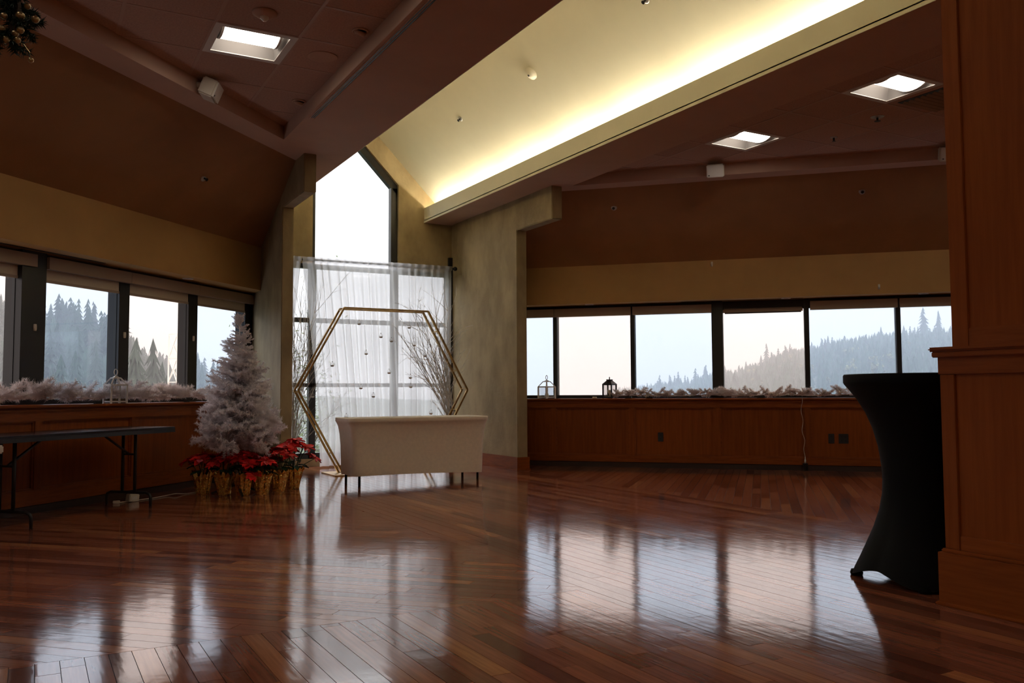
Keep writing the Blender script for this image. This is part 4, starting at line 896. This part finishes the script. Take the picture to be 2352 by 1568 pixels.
# ------------------------------------------------------------------ outdoors
def az_tab(a, tab):
    for (a0, v0), (a1, v1) in zip(tab[:-1], tab[1:]):
        if a0 <= a <= a1:
            f = (a - a0) / (a1 - a0); f = f * f * (3 - 2 * f); return v0 + (v1 - v0) * f
    return tab[0][1] if a < tab[0][0] else tab[-1][1]
HT = [(-50, 10), (-6, 13), (1, 14.5), (4.5, 13), (6.5, 6), (9, 3), (13, .5), (25, -3), (36, -2), (40, 0), (43, 4.5), (47.5, 14), (50, 18), (53, 20.5), (57, 22), (90, 24)]
RT_ = [(-50, 240), (5, 250), (9, 330), (14, 420), (36, 600), (40, 480), (43, 430), (90, 430)]
def ground_z(a, r):
    R_ = az_tab(a, RT_); H = az_tab(a, HT); f = min(1, max(0, (r - R_ * .38) / (R_ * .62))); f = f * f * (3 - 2 * f); b_ = -11 + .8 * sin(a * .35 + r * .03)
    z = b_ + (H - b_) * f
    return z - max(0, r - R_) * .03
def pol(a, r, z=None): x, y = r * sin(radians(a)), r * cos(radians(a)); return (x, y, ground_z(a, r) if z is None else z)
V, F = [], []; na, nr = 140, 46
for i in range(na + 1):
    a = -62 + 155 * i / na
    for j in range(nr + 1):
        r_ = 26 + 600 * (j / nr) ** 1.5; V.append(pol(a, r_))
F = [(i * (nr + 1) + j, (i + 1) * (nr + 1) + j, (i + 1) * (nr + 1) + j + 1, i * (nr + 1) + j + 1) for i in range(na) for j in range(nr)]
o = MB().add(V, F).obj('ground_hills', 'ground', smooth=True); o['kind'] = 'structure'
def conifer_mesh(rg, tiers):
    m = MB()
    for k in range(tiers):
        f = k / tiers; z0 = .10 + .90 * f; R_ = .20 * (1 - f) ** .85 * rg.uniform(.85, 1.15) + .012; n = 11; c = (rg.gauss(0, .006), rg.gauss(0, .006)); ztop = min(1.02, z0 + .17 * (1 - .5 * f)); vs = [(c[0], c[1], ztop)]
        for q in range(2 * n):
            th = pi * q / n + k; rr = R_ * (rg.uniform(.85, 1.25) if q % 2 == 0 else rg.uniform(.45, .65)); vs.append((c[0] + rr * cos(th), c[1] + rr * sin(th), z0 - (.035 if q % 2 == 0 else -.02) + rg.uniform(-.012, .012)))
        m.add(vs, [(0, q + 1, (q + 1) % (2 * n) + 1) for q in range(2 * n)])
    return m.mesh('foliage')
rg = random.Random(77); CM = [conifer_mesh(rg, t_) for t_ in (9, 11, 12, 14)]
TR = MB().tube([(0, 0, -.04), (0, 0, .5)], .016, 6, r1=.006).mesh('trunk')
def blob_mesh(rg):
    m = MB()
    for k in range(34):
        th = rg.uniform(0, 6.28); z = rg.uniform(.25, .95); R_ = .30 * sqrt(max(0, 1 - ((z - .55) / .5) ** 2)) + .05; rr = R_ * sqrt(rg.random()); c = Vector((rr * cos(th), rr * sin(th), z)); s_ = rg.uniform(.06, .11)
        for q in range(9):
            d_ = Vector((rg.gauss(0, 1), rg.gauss(0, 1), rg.gauss(0, 1))).normalized(); u_ = d_.orthogonal().normalized() * s_ * .55; v_ = d_.cross(u_); p = c + d_ * s_; m.add([p - u_, p + v_, p + u_, p - v_], [(0, 1, 2, 3)])
    return m.mesh('foliage')
BLM = [blob_mesh(rg) for _ in range(3)]
def bare_mesh(rg):
    m = MB()
    for k in range(7): branch_mesh(rg, (0, 0, .02), (rg.gauss(0, .28), rg.gauss(0, .28), 1), rg.uniform(.6, .95), .010, 2, m, .45)
    return m.mesh('branches')
BRM = [bare_mesh(rg) for _ in range(2)]
def tree(kind, a, r_, h, label, grp):
    p = pol(a, r_); nm = {'c': 'conifer', 'o': 'broadleaf_tree', 'r': 'autumn_tree', 'b': 'bare_tree'}[kind]
    t = thing(nm, label, 'tree', p, rg.uniform(0, 6), grp); wd = rg.uniform(.85, 1.25) * (1.0 if kind == 'c' else 1.25); t.scale = (h * wd, h * wd, h)
    link('trunk', TR, 'bark', t)
    if kind == 'c': link('foliage', rg.choice(CM), 'conifer_leaf', t)
    elif kind == 'b': link('crown', rg.choice(BRM), 'bark', t)
    else: link('foliage', rg.choice(BLM), 'olive_leaf' if kind == 'o' else 'rust_leaf', t)
    return t
# left: hazy ridge, then nearer trees
def pane_l(a): return 'edge window' if a < .4 else 'lantern window' if a < 5 else 'pylon window' if a < 8.6 else 'tree window'
for i in range(112):
    a = -3.0 + 10.5 * rg.random(); R_ = az_tab(a, RT_); cr_ = i % 2; r_ = R_ * (rg.uniform(.94, 1.02) if cr_ else rg.uniform(.6, .93)); lb = 'blue hazy conifer %s of the hill in the %s' % ('on the crest' if cr_ else 'on the slope', pane_l(a)); tree('c', a, r_, rg.uniform(7.5, 12) * (1 if a < 5 else .7), lb, lb)
for i in range(30):
    a = rg.uniform(8.7, 12.5); r_ = az_tab(a, RT_) * rg.uniform(.6, 1.0); tree('c', a, r_, rg.uniform(8, 13), 'pale conifer low beyond the window behind the white tree', 'conifers beyond the window behind the white tree')
NEAR = [('c', 1.5, 120, 15.5), ('c', 2.3, 135, 14.5), ('c', 3.1, 125, 10.5), ('c', 4.15, 120, 12.0), ('c', 3.75, 130, 10), ('c', 5.55, 105, 18.5), ('c', 6.6, 118, 18.8), ('c', 7.05, 120, 16), ('c', 7.4, 130, 14), ('c', 6.1, 125, 14), ('c', 8.0, 140, 13)]
NL = ['tall dark conifer pair member, nearer the wide black post', 'tall dark conifer beside its twin in the lantern window', 'small dark conifer between the taller ones in the lantern window', 'pointed dark conifer next to the post in the lantern window', 'short dark conifer just left of the pointed one', 'layered conifer at the post side of the pylon window', 'slim conifer with the highest tip in the pylon window', 'full conifer left of the pylon', 'rounded conifer directly left of the pylon', 'low conifer between the two tall ones in the pylon window', 'conifer standing behind the pylon']
for q, lb in zip(NEAR, NL): tree(*q, lb, 'near conifers beyond the tree side windows')
for i in range(26):
    a = rg.uniform(-2.5, 9); r_ = rg.uniform(60, 100); k_ = 'ooobb'[i % 5]; lb = '%s low in the valley of the %s' % ('olive leafy tree' if k_ == 'o' else 'bare grey tree', pane_l(a)); tree(k_, a, r_, rg.uniform(5.5, 9), lb, lb)
for a, r_, h, lb in ((-1.2, 62, 10.5, 'large pale green tree at the picture edge window'), (6.0, 66, 9.5, 'round tan bush tree at the foot of the pylon window'), (.1, 90, 11, 'thin tree with orange leaves beside the wide black post'), (.75, 92, 9.0, 'second thin tree with orange leaves beside the wide post'), (3.0, 95, 8.6, 'small orange leaved tree in the middle of the lantern window')):
    tree('o' if h in (10.5, 9.5) else 'r', a, r_, h, lb, 'odd trees below the tree side windows')
# the uncountable rest of the forest on both hills, as one object
fm = MB(); fr_ = random.Random(99)
for i in range(5200):
    left_ = i % 5 < 2; a = fr_.uniform(-4, 13) if left_ else fr_.uniform(36, 58); R_ = az_tab(a, RT_); r_ = R_ * (1 - .55 * fr_.random() ** 1.6); x, y, z = pol(a, r_); h = fr_.uniform(3, 6.5) * (1.0 if left_ else 1.15); w_ = h * fr_.uniform(.16, .28)
    for z0, z1, ww in ((.05, .7, 1.0), (.38, 1.0, .66)):
        th0 = fr_.uniform(0, 6); vs_ = [(x + fr_.gauss(0, .1), y, z + h * z1)] + [(x + w_ * ww * fr_.uniform(.7, 1.3) * cos(th0 + q * 1.0472), y + w_ * ww * fr_.uniform(.7, 1.3) * sin(th0 + q * 1.0472), z + h * z0) for q in range(6)]
        fm.add(vs_, [(0, q + 1, (q + 1) % 6 + 1) for q in range(6)])
fo = link('distant_forest', fm.mesh('distant_forest'), 'conifer_leaf'); tag(fo, 'dense hazy forest covering the distant hillsides', 'forest', kind='stuff')
# right: ridge with treeline
def pane_r(a): return 'cream window' if a < 47.7 else 'table window' if a < 53 else 'pillar window'
for i in range(170):
    a = rg.uniform(42.4, 57); R_ = az_tab(a, RT_); cr_ = i % 2; r_ = R_ * (rg.uniform(.95, 1.01) if cr_ else rg.uniform(.6, .95)); k_ = 'c' if rg.random() < (.8 if cr_ else .55) else rg.choice('oor'); lb = '%s %s of the ridge in the %s' % ({'c': 'conifer', 'o': 'rounded tree', 'r': 'autumn tree'}[k_], 'on the crest' if cr_ else 'on the slope', pane_r(a)); tree(k_, a, r_, rg.uniform(5, 9.5) if k_ == 'c' else rg.uniform(3.5, 5.5), lb, lb)
for i in range(26):
    a = rg.uniform(37.5, 42.4); tree('c', a, 420, rg.uniform(8, 12) * (1 if a > 38.5 else .8), 'small foggy conifer beyond the blue window', 'foggy conifers beyond the blue window')
tree('c', 45.4, 430, 14, 'lone pointed conifer on the ridge in the cream window', 'lone ridge conifers'); tree('c', 54.49, 428, 17, 'tallest ridge conifer, in the window cut by the pillar', 'lone ridge conifers'); tree('c', 55.3, 430, 15, 'second tall ridge conifer, touching the pillar edge', 'lone ridge conifers')
# shrubs close outside the bay window
for i, (x, y, h, lb) in enumerate(((3.45, 13.9, 1.9, 'leafy green shrub outside the bay, nearest the concrete wing'), (3.85, 14.3, 1.7, 'leafy green shrub outside the bay behind the arch corner'), (4.25, 14.9, 1.2, 'low green shrub outside the bay beyond the curtain edge'))):
    t = thing('garden_shrub', lb, 'shrub', (x, y, -.6), 0, 'shrubs outside the bay window'); r_ = random.Random(i); t.scale = (1, 1, 1); m = MB()
    for k in range(420):
        p = Vector((r_.gauss(0, .32), r_.gauss(0, .25), abs(r_.gauss(.5, .35)) * (h + .6))); d_ = Vector((r_.gauss(0, 1), r_.gauss(0, 1), r_.uniform(-.2, 1))).normalized(); u_ = d_.orthogonal().normalized() * .014; m.add([p, p + d_ * .04 + u_, p + d_ * .09, p + d_ * .04 - u_], [(0, 1, 2, 3)])
    m.obj('foliage', 'shrub_leaf', t); m = MB(); branch_mesh(r_, (0, 0, -.2), (0, 0, 1), h, .012, 2, m, .4); m.obj('stem', 'bark', t)
o = MB().box(-2, 9, 12.4, 27, -.9, -.6).obj('ground_terrace', 'ground'); o['kind'] = 'structure'
# pylon
def lattice(name, label, a, r_, H, w0, w1, waist, arms):
    p = pol(a, r_); t = thing(name, label, 'pylon', p, radians(30)); z1 = H * waist; th = max(.10, r_ * .0011); W_ = lambda z: w0 + (w1 - w0) * min(1, z / z1)
    def cr(z): q = W_(z) / 2; return [(-q, -q, z), (q, -q, z), (q, q, z), (-q, q, z)]
    for k in range(4): m = MB(); m.bar(cr(0)[k], cr(z1)[k], th); m.bar(cr(z1)[k], cr(H)[k], th); m.obj('leg', 'steel_pale', t)
    zs = [0, z1 * .5, z1] + [z1 + (H - z1) * k / arms for k in range(1, arms + 1)]
    for za, zb in zip(zs[:-1], zs[1:]):
        for k in range(4):
            A, B = cr(za), cr(zb); m = MB(); m.bar(A[k], B[(k + 1) % 4], th * .7); m.bar(A[(k + 1) % 4], B[k], th * .7); m.bar(B[k], B[(k + 1) % 4], th * .8); m.obj('brace', 'steel_pale', t)
    m = MB(); m.bar((-w1 * 1.6, 0, H * .62), (w1 * 1.6, 0, H * .62), th); m.obj('cross_arm', 'steel_pale', t)
    for x in (-1.5, -1.1, 1.1, 1.5): MB().lathe([(.12, -.5), (.16, -.3), (.12, 0)], 8, (x * w1, 0, H * .62)).obj('insulator', 'steel_pale', t)
    return t
lattice('pylon', 'pale steel lattice power pylon in the valley', 8.0, 100, 18.8, 3.4, 1.4, .45, 4)
for a, r_, h, lb in ((.85, 70, 9.6, 'brown wooden utility pole beside the wide black post'), (2.45, 75, 7.0, 'pale thin utility pole in the lantern window'), (3.95, 70, 10.2, 'utility pole with transformer behind the white lantern'), (7.1, 80, 9.4, 'thin pole left of the pylon')):
    t = thing('utility_pole', lb, 'pole', pol(a, r_), radians(-20), 'utility poles in the valley'); br_ = 'rust_leaf' if a < 1 else 'steel_pale'
    MB().tube([(0, 0, -.5), (0, 0, h)], .11, 8, r1=.08).obj('pole', br_, t); MB().bar((-.9, 0, h - .5), (.9, 0, h - .5), .12).obj('cross_arm', br_, t)
    for x in (-.8, 0, .8): MB().lathe([(.05, 0), (.07, .12), (.03, .22)], 8, (x, 0, h - .44)).obj('insulator', 'steel_pale', t)
wp = [(-3.0, 70, -2.2), (.85, 70, -1.9), (3.95, 70, -1.2), (7.6, 92, -1.0), (11, 120, -1)]
for k in range(3):
    pts = []
    for (a0, r0, z0), (a1, r1, z1) in zip(wp[:-1], wp[1:]):
        A, B = Vector(pol(a0, r0, z0 - .55 * k)), Vector(pol(a1, r1, z1 - .55 * k))
        for q in range(6): f = q / 6; v = A + (B - A) * f; v.z -= 1.0 * 4 * f * (1 - f) * .25; pts.append(v)
    o = pts[0].copy(); t = thing('power_line', 'overhead power line between the utility poles', 'wire', o, 0, 'overhead power lines'); MB().tube([p - o for p in pts], .018, 4).obj('wire', 'steel_pale', t)
# small far houses
for a, r_, lb in ((40.3, 400, 'tiny white roofed house in fog beyond the blue window'), (50.6, 395, 'tiny pale house on the ridge in the window by the table'), (48.9, 380, 'tiny pale house lower on the ridge by the table')):
    p = pol(a, r_); t = thing('far_house', lb, 'house', (p[0], p[1], p[2] + .4), radians(-45), 'far houses'); t.scale = (.55, .55, .55); MB().box(-2.6, 2.6, -1.8, 1.8, -1, 1.4).obj('wall', 'valance', t)
    MB().ext([(-2.9, -2.1, 1.4), (-2.9, 2.1, 1.4), (-2.9, 0, 2.6)], (5.8, 0, 0)).obj('roof', 'steel_pale', t)
    for x in (-1.3, 1.3): MB().box(x - .4, x + .4, -1.86, -1.8, -.1, .8).obj('window', 'black_frame', t)
# haze over the valley
hz = MB(); ca = radians(27); fx, fy = sin(ca), cos(ca); rx, ry = cos(ca), -sin(ca)
def hp(f_, l_, z): return (fx * f_ + rx * l_, fy * f_ + ry * l_, z)
hz.hexa([hp(30, -500, -40), hp(30, 500, -40), hp(760, 500, -40), hp(760, -500, -40), hp(30, -500, 70), hp(30, 500, 70), hp(760, 500, 70), hp(760, -500, 70)])
tag(hz.obj('valley_haze', 'haze'), 'pale morning haze lying over the valley outside', 'haze', kind='stuff')
